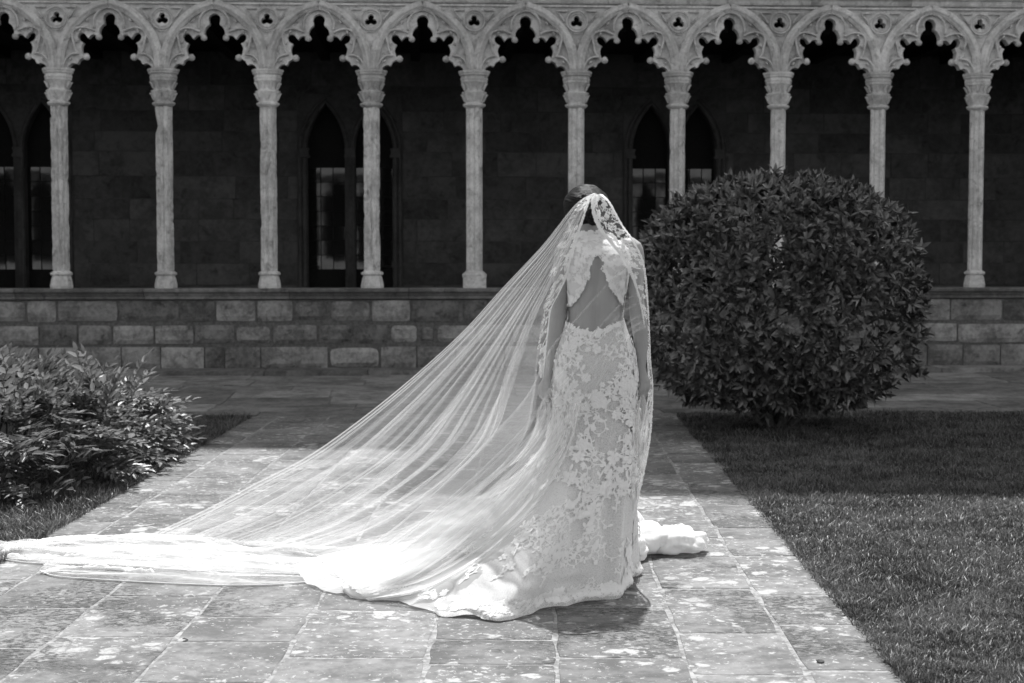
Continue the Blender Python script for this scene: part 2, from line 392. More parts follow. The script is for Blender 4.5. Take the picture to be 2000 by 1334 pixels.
# tracery piece centred on a column
HB = SP/2/U   # half bay in units (407)
half = [(0,103),(25,110),(42,128),(47,150),(42,172),(40,190),(58,203),(72,222),(80,245),(81,265),(88,288),(104,277),(122,272),(140,276),(155,290),(166,303),(176,288),(192,266),(214,257),(236,263),(247,283),(243,306),(228,325),(203,338),(214,352),(221,375),(218,400),(209,427),(196,436),(204,452),(222,463),(238,472),(248,496),(258,503),(276,494),(298,500),(316,515),(326,537)]
def spandrel():
    ZT = lambda y: CAP+(537-y)*U
    right = [(HB-dx, y) for dx, y in half]       # x from the column axis to the right
    outer = [(HB, 8)]+[(x, y) for x, y in right]
    outer = outer+[(-x, y) for x, y in outer[::-1]]
    hole = []
    cs = [(0, 123), (23, 159), (-23, 159)]
    pts = []
    for ci, (cx, cy) in enumerate(cs):
        a0 = {0: -35, 1: 85, 2: 205}[ci]
    # trefoil outline: three arcs
    def arc_(cx, cy, a, b, r=24, n=9): return [(cx+r*math.cos(R(a+(b-a)*k/n)), cy-r*math.sin(R(a+(b-a)*k/n))) for k in range(n+1)]
    hole = arc_(0, 123, -40, 220)+arc_(-23, 159, 95, 325)+arc_(23, 159, 215, 445)
    loops = [[Vector((x*U, ZT(y), 0)) for x, y in outer], [Vector((x*U, ZT(y), 0)) for x, y in hole]]
    tri = tessellate_polygon(loops); allp = loops[0]+loops[1]; n = len(allp)
    m = MB(); yf, yb = -.045, .075
    m.v = [(p.x, yf, p.y) for p in allp]+[(p.x, yb, p.y) for p in allp]
    for t in tri: m.f.append(tuple(t)); m.f.append(tuple(i+n for i in t)[::-1])
    o = 0
    for L in loops:
        k = len(L)
        for i in range(k): a, b = o+i, o+(i+1) % k; m.f.append((a, b, b+n, a+n))
        o += k
    return m, ZT
def rolls(ZT):
    m = MB()
    def roll(pts, r, y=-.07, both=True, ys=1.):
        for sg in ((1, -1) if both else (1,)):
            m.tube([(sg*x*U, y-.018, ZT(yy)) for x, yy in pts], r*1.4*U, 6); m.tube([(sg*x*U, y+.008, ZT(yy)) for x, yy in pts], r*1.3*U, 5)
    def smooth(pts, n=4):
        out = []
        for i in range(len(pts)-1):
            p0 = pts[max(i-1, 0)]; p1 = pts[i]; p2 = pts[i+1]; p3 = pts[min(i+2, len(pts)-1)]
            for k in range(n):
                t = k/n; out.append(tuple(.5*((2*p1[d])+(-p0[d]+p2[d])*t+(2*p0[d]-5*p1[d]+4*p2[d]-p3[d])*t*t+(-p0[d]+3*p1[d]-3*p2[d]+p3[d])*t**3) for d in (0, 1)))
        return out+[pts[-1]]
    axis = [(HB-1, 30), (HB-133, 78), (HB-233, 156), (HB-300, 232), (HB-345, 318), (HB-374, 410), (HB-386, 535)]
    ax = smooth(axis)
    def off(pts, d):
        o = []
        for i, (x, y) in enumerate(pts):
            a = pts[max(i-1, 0)]; b = pts[min(i+1, len(pts)-1)]; tx, ty = b[0]-a[0], b[1]-a[1]; L = math.hypot(tx, ty) or 1
            o.append((max(2, min(HB-1, x-ty/L*d)), y+tx/L*d))
        return o
    for d, r, y in ((0, 13, -.085), (-19, 8, -.075), (19, 8, -.075), (30, 5, -.07), (-30, 5, -.068)): roll(off(ax, d), r, y)
    # hood round the central foil
    roll([(HB-118*math.cos(R(a)), 190-122*math.sin(R(a))) for a in range(-18, 90, 9)]+[(HB-1, 68)], 6, -.07)
    roll(smooth([(HB-112, 250), (HB-150, 232), (HB-190, 222), (HB-235, 225), (HB-272, 246), (HB-285, 285), (HB-272, 340), (HB-262, 390), (HB-236, 428)]), 6, -.07)
    roll(smooth([(HB-240, 424), (HB-285, 428), (HB-325, 455), (HB-350, 500), (HB-362, 533)]), 6, -.07)
    # oculus ring and the spandrel's triangular frame
    m.tube([(82*U*math.cos(2*PI*k/28), -.068, ZT(145)+82*U*math.sin(2*PI*k/28)) for k in range(28)], 7*U, 6, closed=True)
    m.tube([(64*U*math.cos(2*PI*k/28), -.062, ZT(145)+64*U*math.sin(2*PI*k/28)) for k in range(28)], 4*U, 6, closed=True)
    m.tube([(x*U, -.066, ZT(y)) for x, y in ((-28, 240), (0, 246), (28, 240))], 5*U, 5)
    roll([(74, 66), (160, 66), (125, 112), (100, 150)], 5, -.066)
    # small sunk leaf ornaments in the cusps
    for (a, b) in ((165, 165), (222, 245), (250, 330), (300, 470)):
        roll([(HB-a-8, b+10), (HB-a, b-2), (HB-a+8, b-10)], 5, -.066)
    return m
def ball(cx, cz, r, y=-.0):
    m = MB(); bm = bmesh.new(); bmesh.ops.create_icosphere(bm, subdivisions=2, radius=r)
    for v in bm.verts:
        q = v.co.normalized(); v.co *= 1+.16*math.cos(5*math.atan2(q.z, q.x))*max(0, -q.y)+.1*noise.noise(q*3)
        v.co += Vector((cx, y, cz))
    me = bpy.data.meshes.new('cusp_ball'); bm.to_mesh(me); bm.free(); me.materials.append(M['column_stone']); me.polygons.foreach_set('use_smooth', [True]*len(me.polygons)); return me
sm, ZT = spandrel(); sp_me = sm.mesh('tracery', M['column_stone'])
bmx = bmesh.new(); bmx.from_mesh(sp_me); bmesh.ops.recalc_face_normals(bmx, faces=bmx.faces); bmx.to_mesh(sp_me); bmx.free()
ro_me = rolls(ZT).mesh('moulding', M['column_stone'], True)
balls = [ball(sg*(HB-dx)*U, ZT(y), r*U, -.02) for sg in (-1, 1) for dx, y, r in ((86, 291, 26), (184, 446, 28))]
def arcade_bay(parent, x, i, far=False):
    col = empty('column', (x, 0, 0), 0, parent)
    er = {0: 0, 1: 2, 2: 1, 3: 3, 7: 5, 6: 5, 9: 5}.get(i, 4)
    link(shafts[er], 'shaft', col, rot=(0, 0, 0 if er in (0, 2) else rng.choice((0, PI/2, PI)))); link(cap_me, 'capital', col); link(base2_me if i == 4 else base_me, 'base', col)
    t = link(sp_me, 'tracery', parent, (x, 0, 0))
    link(ro_me, 'moulding', t)
    if not far:
        for b in balls: link(b, 'cusp_ball', t)
for i in range(-1, 12): arcade_bay(arc, S0+i*SP, i)
x = S0-1.7*SP
k = 0
while k < 14:
    m = MB(); zt = ZT(8)
    pr = [(.16, zt), (-.09, zt), (-.10, zt+.02), (-.105, zt+.055), (-.14, zt+.07), (-.15, zt+.1), (-.13, zt+.115), (-.13, zt+.15), (-.2, zt+.2), (-.26, zt+.24), (-.27, zt+.32), (.16, zt+.32)]
    P = [[(X, yy, zz) for yy, zz in pr] for X in (x+.002, x+SP-.002)]; m.grid(P, True); n_ = len(pr); m.f += [tuple(range(n_)), tuple(range(n_, 2*n_))]
    o = m.build('cornice_stone', M['column_stone'], arc); fix_normals(o); x += SP; k += 1
# string course just behind the arch tops
m = MB(); m.box(-7.2, -.085, ZT(34), 8.4, -.0655, ZT(22)); m.build('string_course', M['column_stone'], arc)

# ---------------------------------------------------------------- gallery behind: wall with paired pointed windows, ceiling, floor
GY = 3.2; GZ = 4.03
gal = tag(empty('gallery_wall', F(0, GY, 0), FA), 'dark ashlar wall behind the arcade with paired pointed windows', 'wall')
gxs = lambda u: s_of(u, GY)
wins = [41, 685, 1316]
WC = [gxs(u) for u in wins]; LW, MW = .50, .14; ZSP = 2.72; ZAP = 3.33; ZW0 = .72
def light_outline(cx, z0=ZW0, n=8, grow=0):
    w_ = LW/2+grow; pts = [(cx-w_, z0), (cx+w_, z0)]
    h = ZAP-ZSP+grow
    rr = (w_*w_+h*h)/(2*w_); am = math.asin(h/rr)
    q = [(rr*math.cos(am*k/n)-(rr-w_), rr*math.sin(am*k/n)) for k in range(n+1)]
    pts += [(cx+x, ZSP+z) for x, z in q]+[(cx-x, ZSP+z) for x, z in q[-2::-1]]
    return pts
LC = [c+sg*(LW+MW)/2 for c in WC for sg in (-1, 1)]
outer = [(-9, 0), (9, 0), (9, GZ+.6), (-9, GZ+.6)]
loops = [[Vector((x, z, 0)) for x, z in outer]]+[[Vector((x, z, 0)) for x, z in light_outline(c)] for c in LC]
tri = tessellate_polygon(loops); allp = [p for L in loops for p in L]; n = len(allp)
m = MB(); m.v = [(p.x, .02, p.y) for p in allp]+[(p.x, .45, p.y) for p in allp]
for t in tri: m.f.append(tuple(t)); m.f.append(tuple(i+n for i in t))
o_ = 0
for L in loops:
    for i in range(len(L)): a, b = o_+i, o_+(i+1) % len(L); m.f.append((a, b, b+n, a+n))
    o_ += len(L)
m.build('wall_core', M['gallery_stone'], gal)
# ashlar facing blocks (left out where the windows are)
z = .0; row = 0
while z < GZ-.02:
    h = min(rng.uniform(.26, .36), GZ-z); x = -7.4+rng.uniform(0, .5)
    if GZ-z-h < .12: h = GZ-z
    while x < 8.2:
        wd = rng.uniform(.45, .95)
        segs = [(x, x+wd)]
        for c in WC:
            hw = LW+MW/2+.13 if z < ZSP else LW+MW/2+.13
            if z < ZAP+.12:
                new = []
                for a, b in segs:
                    if b <= c-hw or a >= c+hw: new.append((a, b)); continue
                    if a < c-hw: new.append((a, c-hw))
                    if b > c+hw: new.append((c+hw, b))
                segs = new
        for a, b in segs:
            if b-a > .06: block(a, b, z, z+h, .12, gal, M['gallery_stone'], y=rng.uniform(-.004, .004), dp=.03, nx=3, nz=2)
        x += wd
    z += h; row += 1
panes_m = N('window_glass')
gp = panes_m.n('ShaderNodeBsdfGlossy'); gp.inputs['Roughness'].default_value = .03; gp.inputs[0].default_value = (1, 1, 1, 1)
gd = panes_m.n('ShaderNodeBsdfDiffuse'); gd.inputs[0].default_value = (.01, .01, .01, 1)
gm = panes_m.n('ShaderNodeMixShader'); gm.inputs[0].default_value = .055
bn = panes_m.n('ShaderNodeBump'); bn.inputs['Strength'].default_value = .05; bn.inputs['Distance'].default_value = .004
panes_m.l(panes_m.noise(panes_m.pos(False), 4, 2, .5), bn.inputs['Height']); panes_m.l(bn.outputs[0], gp.inputs['Normal'])
panes_m.l(gd.outputs[0], gm.inputs[1]); panes_m.l(gp.outputs[0], gm.inputs[2]); panes_m.l(gm.outputs[0], panes_m.out.inputs[0])
M['glass'] = panes_m.m
ZG0, ZG1 = 1.12, 2.50     # the leaded casement fills only the lower part
pw, ph = LW/3, (ZG1-ZG0)/7
m = MB(); m.box(-pw/2+.004, 0, -ph/2+.004, pw/2-.004, .006, ph/2-.004); pane_me = m.mesh('pane', M['glass'])
for c in WC:
    fr = MB()
    # surround: moulded arches round both lights, and the flat ground between them
    o2 = [(c-LW-MW/2-.13, 0), (c+LW+MW/2+.13, 0)]
    bigw = LW+MW/2+.13
    out = [(c-bigw, 0), (c+bigw, 0), (c+bigw, ZAP+.14), (c-bigw, ZAP+.14)]
    loops = [[Vector((x, z, 0)) for x, z in out]]+[[Vector((x, z, 0)) for x, z in light_outline(c+sg*(LW+MW)/2)] for sg in (-1, 1)]
    tri = tessellate_polygon(loops); allp = [p for L in loops for p in L]; n = len(allp)
    fr.v = [(p.x, .008, p.y) for p in allp]; fr.f = [tuple(t) for t in tri]
    for sg in (-1, 1):
        ol = light_outline(c+sg*(LW+MW)/2, grow=.035)
        fr.tube([(x, 0, z) for x, z in ol[1:]+ol[:1]], .028, 8)
    ol = light_outline(c+(LW+MW)/2, grow=.10)[1:11]; fr.tube([(x, -.005, z) for x, z in ol], .022, 8)
    ol = light_outline(c-(LW+MW)/2, grow=.10)[10:]+light_outline(c-(LW+MW)/2, grow=.10)[:1]; fr.tube([(x, -.005, z) for x, z in ol], .022, 8)
    for xx in (c-LW-MW/2-.04, c, c+LW+MW/2+.04):      # little capitals
        fr.box(xx-.075, -.05, ZSP-.10, xx+.075, .05, ZSP-.06); fr.box(xx-.06, -.04, ZSP-.06, xx+.06, .05, ZSP-.0); fr.box(xx-.07, -.045, ZSP, xx+.07, .05, ZSP+.03)
    fr.box(c-bigw-.02, -.05, ZW0-.12, c+bigw+.02, .0, ZW0)
    win = fr.build('window', M['gallery_trim'], gal)
    mu = MB(); mu.tube([(c, .01, ZW0), (c, .01, ZSP-.1)], .055, 12); mu.build('mullion', M['gallery_trim'], win, True)
    le = MB()
    for sg in (-1, 1):
        cx = c+sg*(LW+MW)/2
        le.box(cx-LW/2, .20, ZW0, cx+LW/2, .24, ZG0)            # dark boarded foot
        le.box(cx-LW/2, .20, ZG1, cx+LW/2, .26, ZAP)            # unglazed dark head
        for k in range(4): le.box(cx-LW/2+k*pw-.006, .183, ZG0, cx-LW/2+k*pw+.006, .2, ZG1)
        for k in range(8): le.box(cx-LW/2, .187, ZG0+k*ph-.005, cx+LW/2, .199, ZG0+k*ph+.005)
        for i in range(3):
            for j in range(7):
                link(pane_me, 'pane', win, (cx-LW/2+(i+.5)*pw, .192, ZG0+(j+.5)*ph), (rng.gauss(0, .0008), 0, rng.gauss(0, .001)))
    le.build('casement', M['lead'], win)
m = MB(); m.box(-9, .22, GZ, 9, GY+.3, GZ+.12)
cl = m.build('ceiling', M['dark_wood']); cl.location = F(0, 0, 0); cl.rotation_euler = (0, 0, FA); cl['kind'] = 'structure'
for k in range(30):
    m = MB(); xx = -8.6+k*.6; m.box(xx-.06, .24, GZ-.12, xx+.06, GY-.01, GZ-.002); m.build('beam', M['dark_wood'], cl)
m = MB(); m.box(-9, .2, .0, 9, GY+.02, .12); fl = m.build('gallery_floor', M['cross_slab']); fl.location = F(0, 0, 0); fl.rotation_euler = (0, 0, FA); fl['kind'] = 'structure'
for sx in (-9, 9):
    m = MB(); m.box(sx-.2, .2, 0, sx+.2, GY+.3, GZ+.3); e_ = m.build('gallery_end_wall', M['gallery_stone']); e_.location = F(0, 0, 0); e_.rotation_euler = (0, 0, FA); e_['kind'] = 'structure'
# the tall wings over the cloister whose shadow falls across the court
m = MB(); m.box(-26, 0, 4.2, .25, 9, 20.7); m.box(.25, -.0, 4.2, 26, 9, 24.6)
up = m.build('upper_storeys', M['far_stone']); up.location = (0, FD+GY+.4, 0); up['kind'] = 'structure'
m = MB(); m.box(-26, -.1, GZ+.42, 26, GY+.5, GZ+.5); tr_ = m.build('terrace_roof', M['far_stone']); tr_.location = F(0, 0, 0); tr_.rotation_euler = (0, 0, FA); tr_['kind'] = 'structure'

# ---------------------------------------------------------------- the opposite range of the cloister (seen in the window glass)
OY = -16.
opp = tag(empty('opposite_arcade', (0, OY, 0), PI), 'sunlit arcade across the court mirrored in the leaded windows', 'arcade')
for i in range(-14, 12): arcade_bay(opp, i*SP+.4, 4, True)
m = MB(); m.box(-17, -.27, ZT(8), 17, .2, ZT(8)+.5); m.box(-17, -.2, 0, 17, .2, SILL); m.build('cornice', M['column_stone'], opp)
m = MB(); m.box(-17, 3, 0, 17, 3.4, 5.2); m.box(-17, .2, 4.6, 17, 3, 4.8); m.build('back_wall', M['gallery_stone'], opp)
m = MB(); m.box(-17, 1.5, 4.9, 17, 6, 9.6); m.build('upper_wall', M['far_stone'], opp)

# ---------------------------------------------------------------- grass blades
def grass(n, sampler, name, parent=None, hmin=.018, hmax=.045, wd=.004):
    rs = np.random.RandomState(5)
    P = sampler(rs, n); n = len(P)
    cl_ = np.sin(P[:, 0]*7.3+2*np.sin(P[:, 1]*3.1))*np.sin(P[:, 1]*5.7+2*np.sin(P[:, 0]*4.3))+.6*np.sin(P[:, 0]*19+P[:, 1]*13)*np.sin(P[:, 1]*23-P[:, 0]*9)
    h = rs.uniform(hmin, hmax, n)*(.7+.5*rs.rand(n))*(1+.28*cl_); a = rs.rand(n)*2*np.pi; lean = rs.uniform(.15, 1.4, n); b = a+np.pi/2+rs.normal(0, .4, n)
    cx, sx = np.cos(a), np.sin(a); lx, ly = np.cos(b)*lean*h, np.sin(b)*lean*h
    w2 = wd*(.6+.8*rs.rand(n))/2*(1+P[:, 1]*.03)
    z0 = np.full(n, -.014)
    V = np.empty((n, 5, 3), np.float32)
    for k, (t, ws) in enumerate(((0, 1), (0, -1), (.55, .8), (.55, -.8), (1, 0))):
        bend = t*t
        V[:, k, 0] = P[:, 0]+cx*w2*ws+lx*bend; V[:, k, 1] = P[:, 1]+sx*w2*ws+ly*bend; V[:, k, 2] = z0+h*t*(1-.25*lean*t)
    base = np.arange(n)[:, None]*5
    Fc = np.concatenate([base+np.array([[0, 1, 2]]), base+np.array([[1, 3, 2]]), base+np.array([[2, 3, 4]])], 0)
    me = np_mesh(name, V.reshape(-1, 3), Fc, M['grass']); return tag(link(me, name, parent), kind='stuff')
def samp_right(rs, n):
    k = n*4; y = 4.6+(13.5-4.6)*rs.rand(k)**1.5; x = PR-.015+rs.rand(k)*(y*.36+.5-PR+.25)
    x = np.where(rs.rand(k) < .045, PR-.05*rs.rand(k)**2+.01, x)
    keep = (x < y*.345+.35) & (y < 13.23+x*.091); x, y = x[keep][:n], y[keep][:n]; return np.stack([x, y], 1)
grass(300000, samp_right, 'grass')
def samp_left(rs, n):
    k = n*3; y = 6.4+(13.0-6.4)*rs.rand(k)**1.3; x = PL+.02-rs.rand(k)**1.3*1.6
    keep = (y < 13.23+x*.091); return np.stack([x[keep][:n], y[keep][:n]], 1)
grass(70000, samp_left, 'grass', None, .03, .07)

# ---------------------------------------------------------------- clipped round bush
def leaf_mesh(name, L, W, mat, n=3, curl=.12, fold=.25):
    m = MB(); v = []; f = []
    ws = [0, .8, 1, .62, 0] if n == 4 else [0, .95, .75, 0]
    k = len(ws)
    mid = []; lf = []; rt = []
    for i, wv in enumerate(ws):
        t = i/(k-1); z = -curl*L*t*t; mid.append((0, L*t, z-.0)); 
        if wv: lf.append((-W/2*wv, L*t, z+fold*W/2*wv)); rt.append((W/2*wv, L*t, z+fold*W/2*wv))
    v = mid+lf+rt; a = k; b = k+len(lf)
    for i in range(k-1):
        for off, sgn in ((a, 1), (b, -1)):
            q = []
            if i == 0: q = (0, 1, off)
            elif i == k-2: q = (i, i+1, off+i-1)
            else: q = (i, i+1, off+i, off+i-1)
            f.append(q if sgn > 0 else q[::-1])
    m.add(v, f); return m
def rosette(rg, L=.10, W=.034, n=7, spread=.9):
    """a whorl of leaves at a shoot tip, axis +Z"""
    m = MB()
    for k in range(n):
        l = leaf_mesh('x', L*rg.uniform(.7, 1.1), W*rg.uniform(.8, 1.15), None, 4)
        el = rg.uniform(.15, 1.2) if k else 1.3
        rot = Matrix.Rotation(k*2.4+rg.uniform(-.3, .3), 4, 'Z') @ Matrix.Rotation(el, 4, 'X')
        m.add([rot @ Vector(p)+Vector((0, 0, -.01*k*.3)) for p in l.v], l.f)
    return m
bx_, by_, bz_ = 1.89, 12.4, 1.10
bush = tag(empty('clipped_bush', (bx_, by_, 0)), 'large round clipped evergreen bush at the edge of the right lawn', 'bush')
rg = random.Random(11)
ros = [rosette(rg, .088, .031, rg.choice((5, 6, 7))) for _ in range(8)]
ros_me = [r.mesh('leaf', M['bush_leaf']) for r in ros]
V, Fq, Ft = [], [], []
def aim(dirv, roll):
    q = dirv.to_track_quat('Z', 'Y').to_matrix().to_4x4(); return q @ Matrix.Rotation(roll, 4, 'Z')
def bush_r(d):
    # superellipsoid radius with lumps
    nx, ny, nz = d
    e = 2.55 if nz > 0 else 3.0
    r = (abs(nx/1.09)**e+abs(ny/1.05)**e+abs(nz/(.82 if nz > 0 else .95))**e)**(-1/e)
    r *= 1+.05*noise.noise(d*3+Vector((3, 1, 4)))+.035*noise.noise(d*8)
    if nz < -.35 : r *= 1-.10*(-nz-.35)*0
    return r
items = []
for k in range(4600):
    d = Vector((rg.gauss(0, 1), rg.gauss(0, 1), rg.gauss(0, 1))).normalized()
    if d.y > .45: continue
    r = bush_r(d)*(1-abs(rg.gauss(0, .055)))*(rg.uniform(1.02, 1.08) if rg.random() < .08 else 1)
    p = Vector((0, 0, bz_))+d*r
    if p.z < .11: continue
    if d.z < -.35 and rg.random() < .2: continue
    if d.x > .35 and -.62 < d.z < -.1 and noise.noise(d*6+Vector((9, 0, 0))) > .05: continue
    dd = (d+Vector((rg.gauss(0, .35), rg.gauss(0, .35), rg.gauss(.35, .35)))).normalized()
    items.append((p, dd, rg.random()*6.28, rg.randrange(8), d.y))
for k in range(1900):   # inner leaves
    d = Vector((rg.gauss(0, 1), rg.gauss(0, 1), rg.gauss(0, 1))).normalized(); r = bush_r(d)*rg.uniform(.68, .9); p = Vector((0, 0, bz_))+d*r
    if p.z < .15 or d.z < -.2 and rg.random() < .45: continue
    items.append((p, (d+Vector((0, 0, .4))).normalized(), rg.random()*6.28, rg.randrange(8), 1))
items.sort(key=lambda t: t[4]+(.5 if t[0].z < .4 else 0))
rest = MB(); shown = 0
for i, (p, dd, ro, kk, _) in enumerate(items):
    mt = Matrix.Translation(p) @ aim(dd, ro) @ Matrix.Scale(rg.uniform(.8, 1.15), 4)
    if i % 4 == 0 and shown < 290:
        o = link(ros_me[kk], 'leaf_whorl', bush); o.matrix_local = mt; shown += 1
    else: rest.add([mt @ Vector(v) for v in ros[kk].v], ros[kk].f)
tag(rest.build('foliage', M['bush_leaf'], bush), kind='stuff')
st = MB()
for k in range(9):
    a = k*.7; b0 = Vector((.10*math.cos(a), .10*math.sin(a), -.02)); b1 = Vector((.45*math.cos(a), .45*math.sin(a), .55)); b2 = Vector((.8*math.cos(a+.3), .8*math.sin(a+.3), 1.1+.3*math.sin(k*2.)))
    st.tube([b0, (b0+b1)/2+Vector((.03, .02, 0)), b1, b2], [.035, .028, .022, .008], 7)
    for j in range(3):
        c_ = b1.lerp(b2, .3+.2*j); st.tube([c_, c_+Vector((rg.uniform(-.3, .3), rg.uniform(-.3, .3), rg.uniform(.1, .4)))], [.010, .004], 5)
st.build('stems', M['bark'], bush)
# dark leafy core so that only chinks show through
# ---------------------------------------------------------------- left shrub with pinnate fronds
def frond(rg, L=.26, pairs=6, lf=.082, w=.031):
    m = MB(); pts = []
    for i in range(9):
        t = i/8; pts.append(Vector((.03*math.sin(t*2)*rg.uniform(.6, 1), L*t, .04*t-.14*L*t*t*2)))
    m.tube(pts, [.0022]*8+[.001], 4, cap=False)
    for i in range(pairs+1):
        t = .22+.78*i/pairs; k = t*8; a = pts[min(int(k), 7)]; b = pts[min(int(k)+1, 8)]; p = a.lerp(b, k-int(k)); tg = (b-a).normalized()
        for sg in ((1, -1) if i < pairs else (0,)):
            l = leaf_mesh('x', lf*(1.05-.35*abs(t-.5))*rg.uniform(.85, 1.1), w*rg.uniform(.85, 1.15), None, 3, .18, .3)
            ang = -sg*rg.uniform(.85, 1.1)
            mt = Matrix.Translation(p) @ tg.to_track_quat('Y', 'Z').to_matrix().to_4x4() @ Matrix.Rotation(ang, 4, 'Z') @ Matrix.Rotation(rg.uniform(.1, .5), 4, 'X')
            m.add([mt @ Vector(v) for v in l.v], l.f)
    return m
fr_ = [frond(rg, rg.uniform(.24, .33)) for _ in range(8)]
fr_me = [r.mesh('frond', M['shrub_leaf']) for r in fr_]
sc0 = Vector((-3.72, 9.95, 0))
shrub = tag(empty('low_shrub', sc0), 'low spreading shrub with glossy feathery fronds beside the left path edge', 'shrub')
def shrub_r(d):
    e = 2.6
    r = (abs(d.x/1.18)**e+abs(d.y/2.1)**e+abs(d.z/.37)**e)**(-1/e); return r*(1+.10*noise.noise(d*2.7+Vector((5, 5, 0)))+.06*noise.noise(d*7))
items = []
for k in range(1900):
    d = Vector((rg.gauss(0, 1), rg.gauss(0, 1), abs(rg.gauss(0, .8))-.05)).normalized()
    if d.x < -.6 and d.y > -.3: continue
    if d.y > .75: continue
    r = shrub_r(d)*(1-abs(rg.gauss(0, .09))); p = d*r+Vector((0, 0, .07)); p.z = max(.05, p.z)
    out = Vector((d.x*1.1, d.y*1.1, d.z*.9+rg.uniform(-.15, .55))).normalized()
    items.append((p, (out+Vector((rg.gauss(.05, .35), rg.gauss(0, .35), rg.gauss(0, .2)))).normalized(), rg.randrange(8), d))
for u, v, Y in ((190, 720, 9.6), (225, 735, 9.7), (255, 720, 9.6), (30, 730, 9.2), (60, 745, 9.4), (10, 760, 9.0), (150, 745, 9.4), (205, 750, 9.3), (100, 760, 9.2), (45, 770, 9.1)):
    p = at(u, v+48, Y)-sc0; 
    for q in range(2): items.append((p-Vector((0, 0, .05)), Vector((rg.uniform(-.3, .6), rg.uniform(-.3, .1), rg.uniform(.5, 1.1))).normalized(), rg.randrange(8), Vector((0, -2, 1))))
items.sort(key=lambda t: t[3].y-.2*t[3].x)
rest = MB(); shown = 0
for i, (p, dd, kk, d) in enumerate(items):
    mt = Matrix.Translation(p) @ dd.to_track_quat('Y', 'Z').to_matrix().to_4x4() @ Matrix.Rotation(rg.uniform(-.5, .5), 4, 'Y') @ Matrix.Scale(rg.uniform(.8, 1.2), 4)
    if (i % 3 == 0 or i < 20) and shown < 290:
        o = link(fr_me[kk], 'frond', shrub); o.matrix_local = mt; shown += 1
    else: rest.add([mt @ Vector(v) for v in fr_[kk].v], fr_[kk].f)
tag(rest.build('foliage', M['shrub_leaf'], shrub), kind='stuff')
st = MB()
for k in range(60):
    a = k*2.39; rr = math.sqrt(k/60)*.9; b0 = Vector((rr*math.cos(a), 1.5*rr*math.sin(a), -.02)); b1 = b0+Vector((.15*math.cos(a), .15*math.sin(a), .55-.25*rr))
    st.tube([b0, (b0+b1)/2+Vector((.03, .02, 0)), b1], [.012, .009, .004], 5)
st.build('stems', M['bark'], shrub)

# small litter on the paving
lf_ = leaf_mesh('x', .028, .014, None, 4, .3, .6); o = lf_.build('fallen_leaf', M['bark']); o.location = gr(355, 1252)+Vector((0, 0, .006)); o.rotation_euler = (0, .1, -1.1)
tag(o, 'small dark curled leaf fallen on the near paving, left of centre', 'leaf')
bm = bmesh.new(); bmesh.ops.create_icosphere(bm, subdivisions=2, radius=.014)
for v in bm.verts: v.co *= 1+.35*noise.noise(v.co*70); v.co.z *= .6
me_ = bpy.data.meshes.new('pebble'); bm.to_mesh(me_); bm.free(); me_.materials.append(M['mortar']); o = link(me_, 'pebble', None, gr(1602, 1294)+Vector((0, 0, .006)))
tag(o, 'pale stone chip lying on the near paving beside the lawn', 'pebble')

# ================================================================ the bride
from mathutils.bvhtree import BVHTree
M['skin'] = None
n = N('skin'); p_ = n.pos(False); t_ = n.noise(p_, 9, 3, .5); pb = n.bsdf(n.ramp(t_, .3, .7, .33, .39), .5, .35, n.noise(p_, 300, 2, .5), .08, .002); pb.inputs['Subsurface Weight'].default_value = .12; pb.inputs['Subsurface Radius'].default_value = (.01, .01, .01); M['skin'] = n.m
def cloth(name, alb, trans, alpha=1., weave=0, bump=0.):
    n = N(name); p = n.pos(False)
    d = n.n('ShaderNodeBsdfDiffuse'); d.inputs[0].default_value = (alb,)*3+(1,); d.inputs['Roughness'].default_value = .3
    t = n.n('ShaderNodeBsdfTranslucent'); t.inputs[0].default_value = (alb,)*3+(1,)
    if bump:
        b = n.n('ShaderNodeBump'); b.inputs['Strength'].default_value = bump; b.inputs['Distance'].default_value = .004; n.l(n.noise(p, 140, 4, .7), b.inputs['Height']); n.l(b.outputs[0], d.inputs['Normal'])
    m = n.n('ShaderNodeMixShader'); m.inputs[0].default_value = trans; n.l(d.outputs[0], m.inputs[1]); n.l(t.outputs[0], m.inputs[2]); res = m.outputs[0]
    if alpha < 1:
        g = n.n('ShaderNodeNewGeometry'); dt = n.n('ShaderNodeVectorMath', operation='DOT_PRODUCT'); n.l(g.outputs['True Normal'], dt.inputs[0]); n.l(g.outputs['Incoming'], dt.inputs[1])
        c = n.math('MAXIMUM', n.math('ABSOLUTE', dt.outputs['Value']), .12)
        a = n.math('SUBTRACT', 1., n.math('POWER', 1-alpha, n.math('DIVIDE', 1., c)))   # thread cover seen edge on
        if weave: a = n.math('MULTIPLY', a, n.ramp(n.noise(p, 420, 1, .5), .35, .65, 1-weave, 1+weave), True)
        tr = n.n('ShaderNodeBsdfTransparent'); m2 = n.n('ShaderNodeMixShader'); n.l(a, m2.inputs[0]); n.l(tr.outputs[0], m2.inputs[1]); n.l(res, m2.inputs[2]); res = m2.outputs[0]
    n.l(res, n.out.inputs[0]); return n.m
M['dress_net'] = cloth('dress_net', .86, .16, .90, .35, .0)
M['lace'] = cloth('lace', .96, .08, 1., 0, .5)
M['tulle'] = cloth('tulle', .93, .45, .10, 0)
M['bodice_net'] = cloth('bodice_net', .84, .1, 1., 0, .4)
M['tulle_floor'] = cloth('tulle_floor', .88, .3, .13, 0)
M['tulle_thin'] = cloth('tulle_thin', .93, .45, .09, 0)
M['tulle_dense'] = cloth('tulle_dense', .90, .40, .22, 0)
M['cloth_white'] = cloth('cloth_white', .92, .30, 1., 0, .6)
